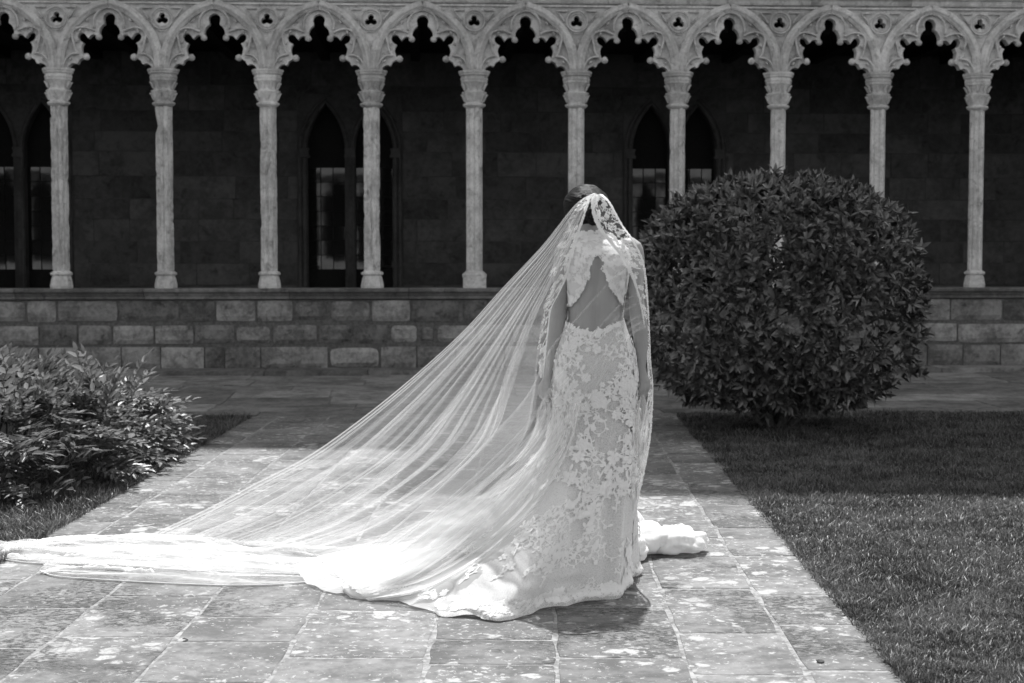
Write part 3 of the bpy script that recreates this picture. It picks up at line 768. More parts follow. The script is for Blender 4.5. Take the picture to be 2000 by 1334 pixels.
n = N('hair'); g_ = n.pos(False); mp = n.n('ShaderNodeMapping'); n.l(g_, mp.inputs[0]); mp.inputs['Rotation'].default_value = (0, .75, 0); mp.inputs['Scale'].default_value = (25, 25, 330)
hn = n.noise(mp.outputs[0], 1, 3, .6); n.bsdf(n.ramp(hn, .3, .7, .004, .016), .45, .14, hn, 1., .006); M['hair'] = n.m

BRX = at(1165, 700, 6.45).x
bride = tag(empty('person', (BRX, 6.45, 0)), 'bride seen from behind in an open backed white lace gown and long sheer veil', 'person')
OFF = Vector((BRX, 6.45, 0))
def bbuild(mb, name, mat, parent=None, smooth=True):
    mb.v = [(p[0]-OFF.x, p[1]-OFF.y, p[2]) for p in mb.v]
    return mb.build(name, mat, parent or bride, smooth)
TR = np.array([
 (440,1130,1170,.055,6.52),(452,1126,1174,.058,6.50),(464,1112,1196,.070,6.485),(474,1100,1222,.080,6.47),(488,1097,1238,.095,6.46),(505,1101,1236,.103,6.452),(525,1106,1229,.106,6.45),
 (555,1110,1221,.103,6.45),(590,1112,1214,.096,6.45),(618,1111,1212,.095,6.452),(645,1104,1220,.106,6.45),(675,1094,1230,.122,6.445),(710,1087,1236,.140,6.435),(750,1083,1239,.142,6.44),(800,1085,1238,.125,6.45),(860,1088,1236,.11,6.45)], float)
def tring(v):
    k = [np.interp(v, TR[:, 0], TR[:, i]) for i in range(1, 5)]
    # smooth by averaging neighbours
    k2 = [.25*np.interp(v-8, TR[:, 0], TR[:, i])+.25*np.interp(v+8, TR[:, 0], TR[:, i])+.5*k[i-1] for i in range(1, 5)]
    L = at(k2[0], v, 6.45); Rr = at(k2[1], v, 6.45)
    return (L.x+Rr.x)/2, (Rr.x-L.x)/2, k2[2], k2[3], L.z
def torso(th, v, off=0.):
    cx, a, b, cy, z = tring(v); a += off; b += off
    e = 2/2.3; c, s = math.cos(th), math.sin(th)
    x = cx+a*math.copysign(abs(c)**e, c); y = cy-b*math.copysign(abs(s)**e, s)
    if s > 0 and 470 < v < 720:
        g_ = math.exp(-((x-cx)/.016)**2)*min(1, (v-470)/50)*min(1, (720-v)/60); y += .013*g_
        sb = math.exp(-((abs(x-cx)-.062)/.035)**2-((v-515)/28)**2); y -= .017*sb
    return Vector((x, y, z))
def th_of(u, v):   # back-side angle seen at photo point u, v
    cx, a, b, cy, z = tring(v); x = at(u, v, 6.36).x
    q = max(-.999, min(.999, (x-cx)/a)); c = math.copysign(abs(q)**(2.3/2), q); return math.acos(c)
# ---- body
bd = MB()
P = [[torso(2*PI*k/48, v) for k in range(48)] for v in range(440, 861, 6)]
P = [r[::-1] for r in P]
bd.grid(P, True); n0 = 0; bd.f.append(tuple(range(48))); L_ = (len(P)-1)*48; bd.f.append(tuple(range(L_, L_+48))[::-1])
def limb(pts, sides=14):
    bd.tube([at(u, v, Y) for u, v, Y, r in pts], [r for *_, r in pts], sides)
def spl(pts, n=3):
    out = []
    for i in range(len(pts)-1):
        p0 = pts[max(i-1, 0)]; p1 = pts[i]; p2 = pts[i+1]; p3 = pts[min(i+2, len(pts)-1)]
        for k in range(n):
            t = k/n; out.append(tuple(.5*((2*a1)+(-a0+a2)*t+(2*a0-5*a1+4*a2-a3)*t*t+(-a0+3*a1-3*a2+a3)*t**3) for a0, a1, a2, a3 in zip(p0, p1, p2, p3)))
    return out+[tuple(pts[-1])]
limb(spl([(1150,470,6.49,.056),(1149,445,6.51,.050),(1147,425,6.53,.050),(1146,408,6.54,.055)]), 20)
limb(spl([(1128,486,6.465,.030),(1108,488,6.455,.043),(1100,505,6.452,.040),(1096,535,6.45,.034),(1094,570,6.45,.031),(1093,600,6.45,.032),(1089,625,6.447,.0355),(1084,655,6.44,.0345),(1078,690,6.43,.027),(1072,718,6.42,.0195),(1069,735,6.415,.0175),(1066,746,6.415,.018)]), 18)
limb(spl([(1206,486,6.465,.030),(1230,484,6.455,.045),(1239,500,6.452,.041),(1243,530,6.45,.034),(1243,565,6.45,.0305),(1244,600,6.45,.0325),(1248,628,6.447,.034),(1251,655,6.44,.031),(1253,690,6.43,.0235),(1253,712,6.42,.0185),(1253,723,6.415,.0172),(1256,733,6.415,.018)]), 18)
# trapezius
limb([(1118,476,6.475,.030),(1140,458,6.49,.042),(1160,458,6.49,.042),(1200,476,6.475,.030)])
def palm(pts):
    for a, b in pts: limb([a, b], 8)
# left hand: palm and curled fingers
palm([((1068,738,6.415,.015),(1055,757,6.42,.0105)),((1068,738,6.415,.016),(1060,760,6.41,.012)),((1069,738,6.415,.016),(1066,761,6.405,.012)),((1070,740,6.415,.015),(1071,758,6.40,.011))])
fing = [[(1055,757,6.42,.0088),(1054,768,6.425,.0078),(1058,776,6.44,.0072),(1064,778,6.45,.006)],[(1060,760,6.41,.0092),(1060,772,6.41,.008),(1063,781,6.425,.0074),(1069,783,6.44,.006)],
 [(1066,761,6.405,.009),(1067,773,6.40,.008),(1069,781,6.41,.0072),(1073,784,6.425,.006)],[(1071,758,6.40,.0082),(1073,768,6.39,.007),(1076,775,6.395,.0063),(1078,779,6.41,.0055)],
 [(1072,742,6.41,.010),(1077,752,6.43,.009),(1076,764,6.445,.0078),(1071,772,6.45,.0065)]]
for f_ in fing: limb(spl(f_, 2), 8)
palm([((1253,725,6.415,.016),(1266,745,6.42,.0105)),((1253,725,6.415,.016),(1262,748,6.41,.012)),((1253,725,6.415,.015),(1257,748,6.40,.011)),((1253,725,6.415,.015),(1253,744,6.40,.010))])
fing = [[(1266,745,6.42,.0088),(1267,756,6.42,.0078),(1263,767,6.43,.007),(1259,776,6.44,.006)],[(1262,748,6.41,.0092),(1262,760,6.405,.008),(1258,770,6.41,.0073),(1254,779,6.42,.006)],
 [(1257,748,6.40,.009),(1257,760,6.395,.0078),(1254,771,6.40,.007),(1250,779,6.41,.006)],[(1253,744,6.40,.0082),(1252,756,6.39,.007),(1250,765,6.39,.0063),(1248,772,6.40,.0055)],
 [(1250,728,6.42,.010),(1245,740,6.43,.009),(1244,752,6.435,.0078),(1247,762,6.44,.0065)]]
for f_ in fing: limb(spl(f_, 2), 8)
# head, bowed and turned to her left (our left)
hc = at(1145, 408, 6.55); fd = Vector((-.62, .62, -.48)).normalized()
def blob(c, rx, ry, rz, q=None, n=20):
    m = []; 
    P = []
    for i in range(n+1):
        a = PI*i/n; P.append([(q or Matrix.Identity(3)) @ Vector((rx*math.sin(a)*math.cos(2*PI*k/n), ry*math.sin(a)*math.sin(2*PI*k/n), rz*math.cos(a)))+c for k in range(n)])
    bd.grid([r for r in P], True)
qh = fd.to_track_quat('Y', 'Z').to_matrix()
blob(hc, .070, .088, .098, qh); blob(hc+qh @ Vector((0, .028, -.062)), .050, .055, .050, qh)       # skull, jaw
blob(hc+qh @ Vector((0, .078, -.088)), .022, .02, .018, qh, 10)                                  # chin
blob(hc+qh @ Vector((0, .098, -.028)), .011, .018, .020, qh, 10); blob(hc+qh @ Vector((0, .088, -.058)), .022, .012, .008, qh, 10)   # nose, lips
for sg in (-1, 1):
    blob(hc+qh @ Vector((sg*.072, -.005, -.015)), .008, .018, .030, qh, 10); blob(hc+qh @ Vector((sg*.030, .078, -.002)), .013, .008, .009, qh, 10)
# legs
for sg in (-1, 1):
    x0 = OFF.x+sg*.075
    bd.tube([Vector((x0, 6.45, .82)), Vector((x0, 6.44, .65)), Vector((OFF.x+sg*.07, 6.45, .48)), Vector((OFF.x+sg*.068, 6.47, .36)), Vector((OFF.x+sg*.065, 6.46, .15)), Vector((OFF.x+sg*.065, 6.47, .09))], [.085, .08, .055, .052, .036, .034], 14)
    bd.tube([Vector((OFF.x+sg*.065, 6.42, .06)), Vector((OFF.x+sg*.07, 6.50, .05)), Vector((OFF.x+sg*.075, 6.60, .025))], [.03, .034, .022], 10)
o = bbuild(bd, 'body', M['skin']); fix_normals(o)
md = o.modifiers.new('r', 'REMESH'); md.mode = 'VOXEL'; md.voxel_size = .0038; md.use_smooth_shade = True
md = o.modifiers.new('s', 'SMOOTH'); md.iterations = 5; md.factor = .5
dg = bpy.context.evaluated_depsgraph_get(); me = bpy.data.meshes.new_from_object(o.evaluated_get(dg)); o.modifiers.clear(); o.data = me; me.materials.clear(); me.materials.append(M['skin']); me.polygons.foreach_set('use_smooth', [True]*len(me.polygons))
# ---- hair: combed back cap and low knot
hm = MB(); hcc = at(1145, 407, 6.54); ax = (at(1168, 420, 6.46)-hcc).normalized()
e1 = ax.cross(Vector((0, 0, 1))).normalized(); e2 = ax.cross(e1); P = []
for i in range(41):
    a = PI*i/40*.93; row = []
    for k in range(96):
        ph = 2*PI*k/96; d = ax*math.cos(a)+(e1*math.cos(ph)+e2*math.sin(ph))*math.sin(a)
        rd = 1/math.sqrt((d.x/.098)**2+(d.y/.100)**2+(d.z/.100)**2)
        rd *= 1+.03*noise.noise(Vector((math.cos(ph)*5, math.sin(ph)*5, a*.6)))*math.sin(a)+.022*noise.noise(Vector((math.cos(ph)*16, math.sin(ph)*16, a*.9)))
        q = hcc+d*rd
        if d.dot(fd) > .45: q = hcc+d*rd*(1-.28*(d.dot(fd)-.45)/.55)
        row.append(q)
    P.append(row)
hm.grid(P, True)
hair = bbuild(hm, 'hair', M['hair'])
kn = MB(); kc = at(1160, 420, 6.45)
for q in range(5):
    pts = []
    for k in range(26):
        a = 2*PI*k/26; r = .028+.004*math.sin(3*a+q); pts.append(kc+Vector((r*math.cos(a+q), -.012*q+.006*math.sin(a*2), r*math.sin(a+q)))*(1-.08*q))
    kn.tube(pts, .012, 8, closed=True)
bbuild(kn, 'hair_knot', M['hair'], hair)
# ---- skirt and train
Z0 = torso(0, 800).z
GC = [(0,.405,6.72),(22,.392,6.40),(42,.335,6.22),(60,.24,6.09),(75,.12,6.0),(90,-.02,5.86),(100,-.135,5.73),(112,-.30,5.82),(124,-.42,5.90),(134,-.52,6.02),(146,-.69,6.10),(156,-.80,6.19),(166,-.90,6.30),(178,-1.02,6.55),(190,-1.05,6.80),(208,-.9,7.1),(235,-.5,7.2),(270,0,7.1),(310,.3,7.0),(340,.39,6.88),(360,.405,6.72)]
gth = np.array([a for a, *_ in GC]); 
def ground_c(th):
    d = math.degrees(th) % 360
    f = lambda q, i: np.interp(q % 360, gth, [g[i] for g in GC])
    return Vector((sum(f(d+o, 1)*w for o, w in ((-5, .25), (0, .5), (5, .25))), sum(f(d+o, 2)*w for o, w in ((-5, .25), (0, .5), (5, .25))), 0))
def skirt(th, t, off=0.):
    """t: 0 at the waist, .28 where the flare starts, 1 at the hem"""
    if t < .28:
        v = 622+(800-622)*t/.28; return torso(th, v, .012+off)
    q = (t-.28)/.72; z = Z0*(1-q)**1.12+.006
    top = torso(th, 800+50*q*0, .012+off); g_ = ground_c(th); d = math.degrees(th) % 360
    left = max(0, math.cos(th-R(165)))
    pw = 1.25+.95*left; w = (1-z/Z0)**pw if z < Z0 else 0
    p = Vector((top.x*(1-w)+g_.x*w, top.y*(1-w)+g_.y*w, z))
    out = Vector((math.cos(th), -math.sin(th), 0))
    if left > 0: out = Vector((-.35*left+math.cos(th)*(1-left*.6), -math.sin(th), 0))
    out.normalize()
    # deep folds, deepest at the hem
    f = .5*math.sin(th*8+1.6*math.sin(th*2))+.33*math.sin(th*15+2.+.8*math.sin(t*5))+.5*noise.noise(Vector((th*6, t*2.2, 3)))
    A = .062*w*(1-.35*w)+.004
    p += out*A*f
    if 60 < d < 175:
        k_ = max(0, 1-z/.20)
        r_ = noise.noise(Vector((p.x*7, z*13, p.y*6)))*.045+noise.noise(Vector((p.x*19, z*26, 1)))*.022
        p += out*r_*k_*min(1, (d-60)/25)
        p.z += max(0, .02*noise.noise(Vector((p.x*8, p.y*8, 2)))*k_+.0)
    # rolled hem
    p += out*.013*math.exp(-((z-.022)/.018)**2)
    p += out*off*(1 if t >= .28 else 0)
    return p
NT, NR = 400, 150
top_edge = [(1095,627),(1109,627),(1122,634),(1133,642),(1145,644),(1156,649),(1164,645),(1177,642),(1190,634),(1208,627),(1225,627)]
sk = MB(); P = []
for j in range(NR+1):
    row = []
    for i in range(NT):
        th = 2*PI*i/NT; t = j/NR
        if t < .28:
            d = math.degrees(th); tt = t
            if d < 180:   # the low scalloped back neckline
                cx, a, b, cy, z = tring(635); u = 1047+cx/6.34*FPX+a*math.cos(th)/6.36*FPX
                ve = np.interp(u, [q[0] for q in top_edge], [q[1] for q in top_edge])-2; tmin = (ve-622)/(800-622)*.28
                tt = tmin+(.28-tmin)*t/.28
            row.append(skirt(th, tt))
        else: row.append(skirt(th, t))
    P.append(row)
sk.grid(P, True)
sk_bvh = BVHTree.FromPolygons([Vector(p) for p in sk.v], sk.f)
skirt_o = bbuild(sk, 'skirt', M['dress_net'])
M['train_tulle'] = cloth('train_tulle', .86, .3, .42, 0); skirt_o.data.materials.append(M['train_tulle'])
for q_ in skirt_o.data.polygons:      # the sweeping train is tulle only, without the lined net
    j, i = divmod(q_.index, NT); dg_ = 360*i/NT
    if j/NR > .5 and 118+14*noise.noise(Vector((j*.15, 1, 1))) < dg_ < 235: q_.material_index = 1
# ---- lace motifs
def petal(c, ang, L, W, n=4):
    pts = []; ca, sa = math.cos(ang), math.sin(ang)
    pr = [(0, .12), (.3, .8), (.62, 1), (.88, .55), (1, 0)]
    up_ = [(L*t, W/2*w) for t, w in pr]; lo = [(L*t, -W/2*w) for t, w in pr[:-1]][::-1]
    return [(c[0]+x*ca-y*sa, c[1]+x*sa+y*ca) for x, y in up_+lo]
def ribbon(pts, w0, w1):
    qs = []; n = len(pts)
    for i in range(n-1):
        a, b = pts[i], pts[i+1]; dx, dy = b[0]-a[0], b[1]-a[1]; L = math.hypot(dx, dy) or 1; nx, ny = -dy/L, dx/L
        wa = w0+(w1-w0)*i/(n-1); wb = w0+(w1-w0)*(i+1)/(n-1)
        qs.append([(a[0]+nx*wa/2, a[1]+ny*wa/2), (b[0]+nx*wb/2, b[1]+ny*wb/2), (b[0]-nx*wb/2, b[1]-ny*wb/2), (a[0]-nx*wa/2, a[1]-ny*wa/2)])
    return qs
def motif(kind, rg):
    out = []
    if kind == 'flower':
        k = rg.choice((5, 6, 7))
        for i in range(k): out.append(petal((.07*math.cos(2*PI*i/k), .07*math.sin(2*PI*i/k)), 2*PI*i/k+rg.uniform(-.1, .1), .40, .30))
        out.append([(.08*math.cos(2*PI*i/8), .08*math.sin(2*PI*i/8)) for i in range(8)])
    elif kind == 'scroll':
        sp = [( .42*(1-.78*i/18)*math.cos(4.2*PI*.5*i/18*1.5), .42*(1-.78*i/18)*math.sin(4.2*PI*.5*i/18*1.5)) for i in range(19)]
        out += ribbon(sp, .12, .05)
        for i in (1, 3, 5, 7, 9):
            p, q = sp[i], sp[i+1]; a = math.atan2(q[1]-p[1], q[0]-p[0]); out.append(petal(p, a-1.1, .22, .12))
    elif kind == 'sprig':
        cv = rg.uniform(-.5, .5); st = [(-.5+i/9, cv*((i/9-.5)**2)) for i in range(10)]; out += ribbon(st, .05, .02)
        for i in range(1, 10, 1):
            for s in (-1, 1): out.append(petal(st[i], s*.95, .22*(1-.05*i), .10))
        out.append(petal(st[9], 0, .16, .1))
    elif kind == 'paisley':
        L = []
        for i in range(22):
            a = 2*PI*i/21; r = .30+.12*math.cos(a); L.append((r*math.cos(a)*1.3-.1, r*math.sin(a)*(.75-.25*math.cos(a))))
        out += ribbon(L, .09, .09); out += [petal((-.2+.14*i, 0), .0, .16, .10) for i in range(4)]
        for i in range(0, 21, 2):
            a = 2*PI*i/21; out.append(petal(L[i], a, .14, .11))
    else:  # leaf
        out.append(petal((-.4, 0), 0, .8, .34)); 
        for i in range(5):
            for s in (-1, 1): out.append(petal((-.3+.14*i, .06*s), s*.8, .24, .12))
    return out
def place(mb, S, th, t, size, ang, kind, rg, off=.004):
    h = 1e-3; p = S(th, t); a = (S(th+h, t)-p)/h; b = (S(th, t+h)-p)/h; la, lb = max(a.length, .02), max(b.length, .02 if t < 2 else 1e-4)
    ca, sa = math.cos(ang), math.sin(ang)
    for poly in motif(kind, rg):
        vs_ = []; o_ = off+rg.uniform(0, .0012)
        for x, y in poly:
            X = (x*ca-y*sa)*size; Y = (x*sa+y*ca)*size
            T, tt = th+X/la, t+Y/lb
            vs_.append(S(T, tt if t > 2 else max(.0, min(1., tt)), o_))
        mb.add(vs_, [tuple(range(len(vs_)))])
rg = random.Random(21); kinds = ['flower', 'scroll', 'sprig', 'paisley', 'leaf']
lc = MB()
def sk2(th, t, off=0.): return skirt(th, t, off)
def petal_at(mb, S, th, t, la, lb, ang, L, W, off):
    mb.add([S(th+x/la, max(0, min(1, t+y/lb)), off) for x, y in petal((0, 0), ang, L, W)], [tuple(range(9))])
def vine(mb, S, th, t, ang, n, w, rg, depth=0, curl=0., ok=None):
    """a corded stem wandering over the cloth with leaves, tendrils and blossoms"""
    pts = []; ds = .0105; k0 = rg.choice((-1, 1)); ph = rg.random()*6; off = rg.uniform(.004, .007)
    for i in range(n):
        h = 1e-3; p = S(th, t); la = max(((S(th+h, t)-p)/h).length, .03); lb = max(((S(th, t+h)-p)/h).length, .03)
        if not (0.03 < t < .985) or (ok and not ok(th, t, p)): break
        pts.append((th, t, ang, la, lb))
        if depth == 0:
            if i % 2 == 1: petal_at(mb, S, th, t, la, lb, ang+(1 if i % 4 == 1 else -1)*rg.uniform(.7, 1.1), rg.uniform(.019, .032), rg.uniform(.009, .014), off)
            if i % 9 == 5: vine(mb, S, th, t, ang+k0*1.2, rg.randint(12, 17), w*.9, rg, 1, -k0*rg.uniform(24, 34), ok); k0 = -k0
            if i % 14 == 9: place(mb, S, th, t, rg.uniform(.045, .075), rg.random()*6, rg.choice(('flower', 'flower', 'leaf', 'paisley')), rg, off+.001)
            ang += ds*9*math.sin(i*.13+ph)
        else:
            ang += ds*curl*(.5+1.6*i/n)
            if i % 3 == 0 and i < n*.7: petal_at(mb, S, th, t, la, lb, ang+math.copysign(1.2, curl)*-1, .016, .009, off)
            if i == n-1: place(mb, S, th, t, .026, 0, 'flower', rg, off+.001)
        th += math.cos(ang)*ds/la; t += math.sin(ang)*ds/lb
    if len(pts) > 2:
        Lf, Rt = [], []
        for i, (a, b, an, la, lb) in enumerate(pts):
            ww = w/2*(1-.5*i/len(pts)); nx, ny = -math.sin(an)*ww, math.cos(an)*ww
            Lf.append(S(a+nx/la, b+ny/lb, off)); Rt.append(S(a-nx/la, b-ny/lb, off))
        m_ = len(Lf); mb.add(Lf+Rt, [(i, i+1, m_+i+1, m_+i) for i in range(m_-1)])
def sk_ok(th, t, p): return noise.noise(Vector((p.x*4.5, p.z*4.5, 4))) > -.26 or t < .4
for i in range(74):
    th = R(-8+(i*61.8) % 198); t = .06+.88*((i*.618) % 1)**.85
    if math.degrees(th) > 135 and .4 < t < .75 and rg.random() < .5: continue
    vine(lc, sk2, th, t, rg.choice((1.57, -1.57))+rg.gauss(0, .5), rg.randint(26, 44), .0062, rg, 0, 0, sk_ok if i % 3 else None)
for i in range(60):
    th = R(rg.uniform(-10, 175)); t = rg.choice((rg.uniform(.05, .3), rg.uniform(.75, .95))); place(lc, sk2, th, t, rg.uniform(.03, .06), rg.random()*6.28, rg.choice(('flower', 'leaf', 'scroll')), rg, .004)
for i in range(260):    # border round the hem
    th = R(-12+210*i/260); place(lc, sk2, th, .93+.04*rg.random(), rg.uniform(.03, .06), rg.random()*6.28, rg.choice(('flower', 'leaf', 'paisley')), rg)
for q in range(len(top_edge)-3):   # scalloped neckline of the low back
    a, b = top_edge[q+1], top_edge[q+2]
    for s in range(3):
        u = a[0]+(b[0]-a[0])*s/3; v = a[1]+(b[1]-a[1])*s/3+2
        place(lc, lambda th, t, off=0: torso(th, 622+(178)*t/.28, .013+off), th_of(u, v), (v-622)/178*.28, .030, rg.random()*6.28, rg.choice(('flower', 'leaf')), rg)
lace_o = bbuild(lc, 'lace_applique', M['lace'], skirt_o, False); tag(lace_o, kind='stuff')
# ---- bodice with the keyhole back
KH = [(1167,489),(1172,498),(1180,511),(1175,524),(1184,543),(1189,562),(1200,579),(1208,594),(1213,602),(1217,616),(1217,640),(1108,640),(1109,616),(1113,602),(1122,595),(1135,580),(1144,562),(1152,534),(1156,513),(1162,496)]
KH = [(1166+(u-1166)*1.14 if 500 < v < 610 else u, v) for u, v in KH]
def inside(u, v, poly):
    c = False; n = len(poly)
    for i in range(n):
        x1, y1 = poly[i]; x2, y2 = poly[(i+1) % n]
        if (y1 > v) != (y2 > v) and u < (x2-x1)*(v-y1)/(y2-y1)+x1: c = not c
    return c
def bod(th, v, off=0.): return torso(th, v, .007+off)
eL = [(455,1130),(470,1126),(485,1122),(500,1112),(520,1107),(560,1109),(620,1110)]; eR = [(455,1176),(470,1206),(485,1222),(500,1226),(530,1226),(570,1221),(620,1214)]
bo = MB(); idx = {}; 
def u_at(th, v): p = torso(th, v, .007); return 1047+p.x/p.y*FPX
VN = list(range(452, 627, 2)); TN = 200
for j, v in enumerate(VN):
    for i in range(TN):
        idx[i, j] = len(bo.v); bo.v.append(tuple(bod(2*PI*i/TN, v)))
for j in range(len(VN)-1):
    v = VN[j]+1
    for i in range(TN):
        th = 2*PI*(i+.5)/TN
        u = u_at(th, v)
        jag = 3*noise.noise(Vector((u*.12, v*.12, 0)))
        lo = np.interp(v, [a for a, _ in eL], [b for _, b in eL])+jag; hi = np.interp(v, [a for a, _ in eR], [b for _, b in eR])+jag
        if v < 510 and not lo < u < hi: continue
        if th < PI and inside(u+jag, v+jag, KH): continue
        if th > PI and v < 476: continue
        a = idx[i, j]; b = idx[(i+1) % TN, j]; c = idx[(i+1) % TN, j+1]; d = idx[i, j+1]; bo.f.append((a, d, c, b))
used_ = sorted({k for f in bo.f for k in f}); mp_ = {k: q for q, k in enumerate(used_)}; bo.v = [bo.v[k] for k in used_]; bo.f = [tuple(mp_[k] for k in f) for f in bo.f]
bodice = bbuild(bo, 'bodice', M['bodice_net'])
lb = MB()
edge = KH+[KH[0]]
for a, b in zip(edge[:-1], edge[1:]):
    if a[1] > 612 and b[1] > 612: continue
    L_ = math.hypot(b[0]-a[0], b[1]-a[1]); n_ = max(2, int(L_/4.5))
    for s in range(n_):
        u = a[0]+(b[0]-a[0])*s/n_; v = a[1]+(b[1]-a[1])*s/n_; cx_ = 1166
        du = 1.6 if u > cx_ else -1.6
        place(lb, bod, th_of(u+du, v), v, rg.uniform(.018, .034), rg.random()*6.28, rg.choice(('leaf', 'flower', 'leaf', 'scroll')), rg)
for i in range(260):
    u = rg.uniform(1106, 1230); v = rg.uniform(455, 618)
    lo = np.interp(v, [a for a, _ in eL], [b for _, b in eL])+4; hi = np.interp(v, [a for a, _ in eR], [b for _, b in eR])-4
    if not lo < u < hi or inside(u+6, v, KH) or inside(u-6, v, KH): continue
    place(lb, bod, th_of(u, v), v, rg.uniform(.024, .045), rg.random()*6.28, rg.choice(kinds), rg, .004)
for e_, s_ in ((eL, 1), (eR, -1)):
    for v in range(456, 618, 5):
        u = np.interp(v, [a for a, _ in e_], [b for _, b in e_])+s_*2
        place(lb, bod, th_of(u, v), v, .024, rg.random()*6.28, 'flower', rg, .005)
# high lace neckline
for i in range(26):
    u = 1128+46*i/25; place(lb, bod, th_of(u, 458), 456+rg.uniform(-4, 6), .03, rg.random()*6.28, rg.choice(('flower', 'sprig')), rg, .006)
tag(bbuild(lb, 'lace_applique', M['lace'], bodice, False), kind='stuff')
sk_bvh2 = BVHTree.FromPolygons([Vector(p)+OFF for p in bo.v], bo.f) if False else None
body_bvh = BVHTree.FromPolygons([v.co+OFF for v in me.vertices], [tuple(p.vertices) for p in me.polygons])

# ---- veil
def curve(pts, v):
    n = len(pts)-1; x = max(0, min(.99999, v))*n; i = int(x); t = x-i
    p0 = pts[max(i-1, 0)]; p1 = pts[i]; p2 = pts[i+1]; p3 = pts[min(i+2, n)]
    return tuple(.5*((2*a1)+(-a0+a2)*t+(2*a0-5*a1+4*a2-a3)*t*t+(-a0+3*a1-3*a2+a3)*t**3) for a0, a1, a2, a3 in zip(p0, p1, p2, p3))
CAMP = Vector((0, 0, CAM_H))
def clear(p, gap):
    """keep cloth outside the gown and the body"""
    d = (p-CAMP); L = d.length; d /= L
    for b in (sk_bvh, body_bvh):
        h = b.ray_cast(CAMP, d)
        if h[0] is not None and L > h[3]-gap:
            q = h[3]-gap; p = CAMP+d*q; L = q
    return p
def sheet(E0, E1, nu, nv, pleats=(), ripple=.0, gap=None, sag=0., seed=0, extra=None):
    """cloth between two hanging edges; pleats = (u0, u1, width, strength): real fold-overs running from (u0, top) to (u1, bottom)"""
    W = [at(*curve(E0, v)) for v in np.linspace(0, 1, nv+1)]; X = [at(*curve(E1, v)) for v in np.linspace(0, 1, nv+1)]
    cols = []
    for j in range(nv+1):
        v = j/nv; us = [i/nu for i in range(nu+1)]
        for (a, b, w_, s_) in pleats:
            c = a+(b-a)*v; us += [min(1, max(0, c+w_*x/4)) for x in range(-12, 13)]
        us.sort(); row = []
        for u in us:
            uu = u; nn = 0
            for (a, b, w_, s_) in pleats:
                c = a+(b-a)*v; x = (u-c)/w_
                if abs(x) < 4:
                    e = math.exp(-x*x/2); f_ = min(1, v*5+.3); uu -= s_*w_*f_*(x*e+.75*math.sin(3.1*x)*e); nn += e*s_*.008*(.3+v)
            uu = max(0, min(1, uu)); p = W[j].lerp(X[j], uu)
            rp = ripple*(noise.noise(Vector((uu*5+seed, v*1.1, seed)))+.4*noise.noise(Vector((uu*13+seed, v*1.6, seed+4))))*min(1, .15+v)
            p = p+Vector((0, -1, .25))*(rp+nn)
            p.z -= sag*math.sin(PI*u)*math.sin(PI*v)
            if extra: p = extra(p, u, v)
            if gap: p = clear(p, gap)
            if p.z < .004: p.z = .004+.004*abs(noise.noise(p*20))
            row.append(p)
        cols.append(row)
    return [[cols[j][i] for j in range(nv+1)] for i in range(len(cols[0]))]
def smooth_grid(P, it=2):
    n, m_ = len(P), len(P[0])
    A = np.array([[tuple(p) for p in r] for r in P])
    for _ in range(it):
        B = A.copy(); B[1:-1, 1:-1] = .5*A[1:-1, 1:-1]+.125*(A[:-2, 1:-1]+A[2:, 1:-1]+A[1:-1, :-2]+A[1:-1, 2:]); A = B
    return [[Vector(p) for p in r] for r in A]
rv = random.Random(3)
veil = MB()
E0 = [(1160,377,6.44),(1122,401,6.42),(1060,478,6.50),(980,563,6.60),(900,650,6.72),(800,740,6.88),(700,820,7.02),(600,890,7.15),(500,942,7.27),(400,995,7.36),(285,1048,7.44)]
E1 = [(1166,380,6.42),(1140,418,6.38),(1118,480,6.36),(1095,545,6.36),(1072,610,6.37),(1058,690,6.38),(1050,770,6.42),(1025,860,6.52),(930,960,6.64),(800,1040,6.8),(650,1084,7.08)]
pl = [(.02,.015,.010,1.9),(.10,.07,.012,2.1),(.17,.13,.014,2.0),(.30,.20,.010,2.0),(.40,.27,.020,2.2),(.47,.33,.014,2.1),(.52,.40,.010,2.0),(.60,.47,.016,2.2),(.55,.56,.008,2.0),(.70,.55,.010,2.0),(.80,.62,.014,2.1),(.74,.74,.009,2.),(.90,.70,.010,2.0),(.86,.84,.012,2.0)]
pl = [(a, b, w_*.5, s_) for a, b, w_, s_ in pl]+[(a, max(0, min(1, a*.78+rv.uniform(-.05, .1))), rv.uniform(.003, .006), 2.2) for a in (.07, .28, .50, .66, .95)]+[(.36, .26, .028, 1.5), (.22, .12, .022, 1.4), (.64, .50, .03, 1.5), (.88, .78, .03, 1.4)]
P = sheet(E0, E1, 90, 90, pl, .05, None, 0., 1); veil.grid(P)
pl2 = [(rv.random(), rv.random(), rv.uniform(.003, .007), rv.uniform(1.8, 2.3)) for _ in range(4)]
pl2 = [(a, max(0, min(1, a-.08+.16*rv.random())), w_, s_) for a, b, w_, s_ in pl2]
E0b = [(u+2, v+5, Y+.03) for u, v, Y in E0]; E1b = [(u-6, v+2, Y+.06) for u, v, Y in E1]
P = sheet(E0b, E1b, 80, 80, pl2, .05, None, .02, 7); veil.grid(P)
veil_o = bbuild(veil, 'veil', M['tulle'])
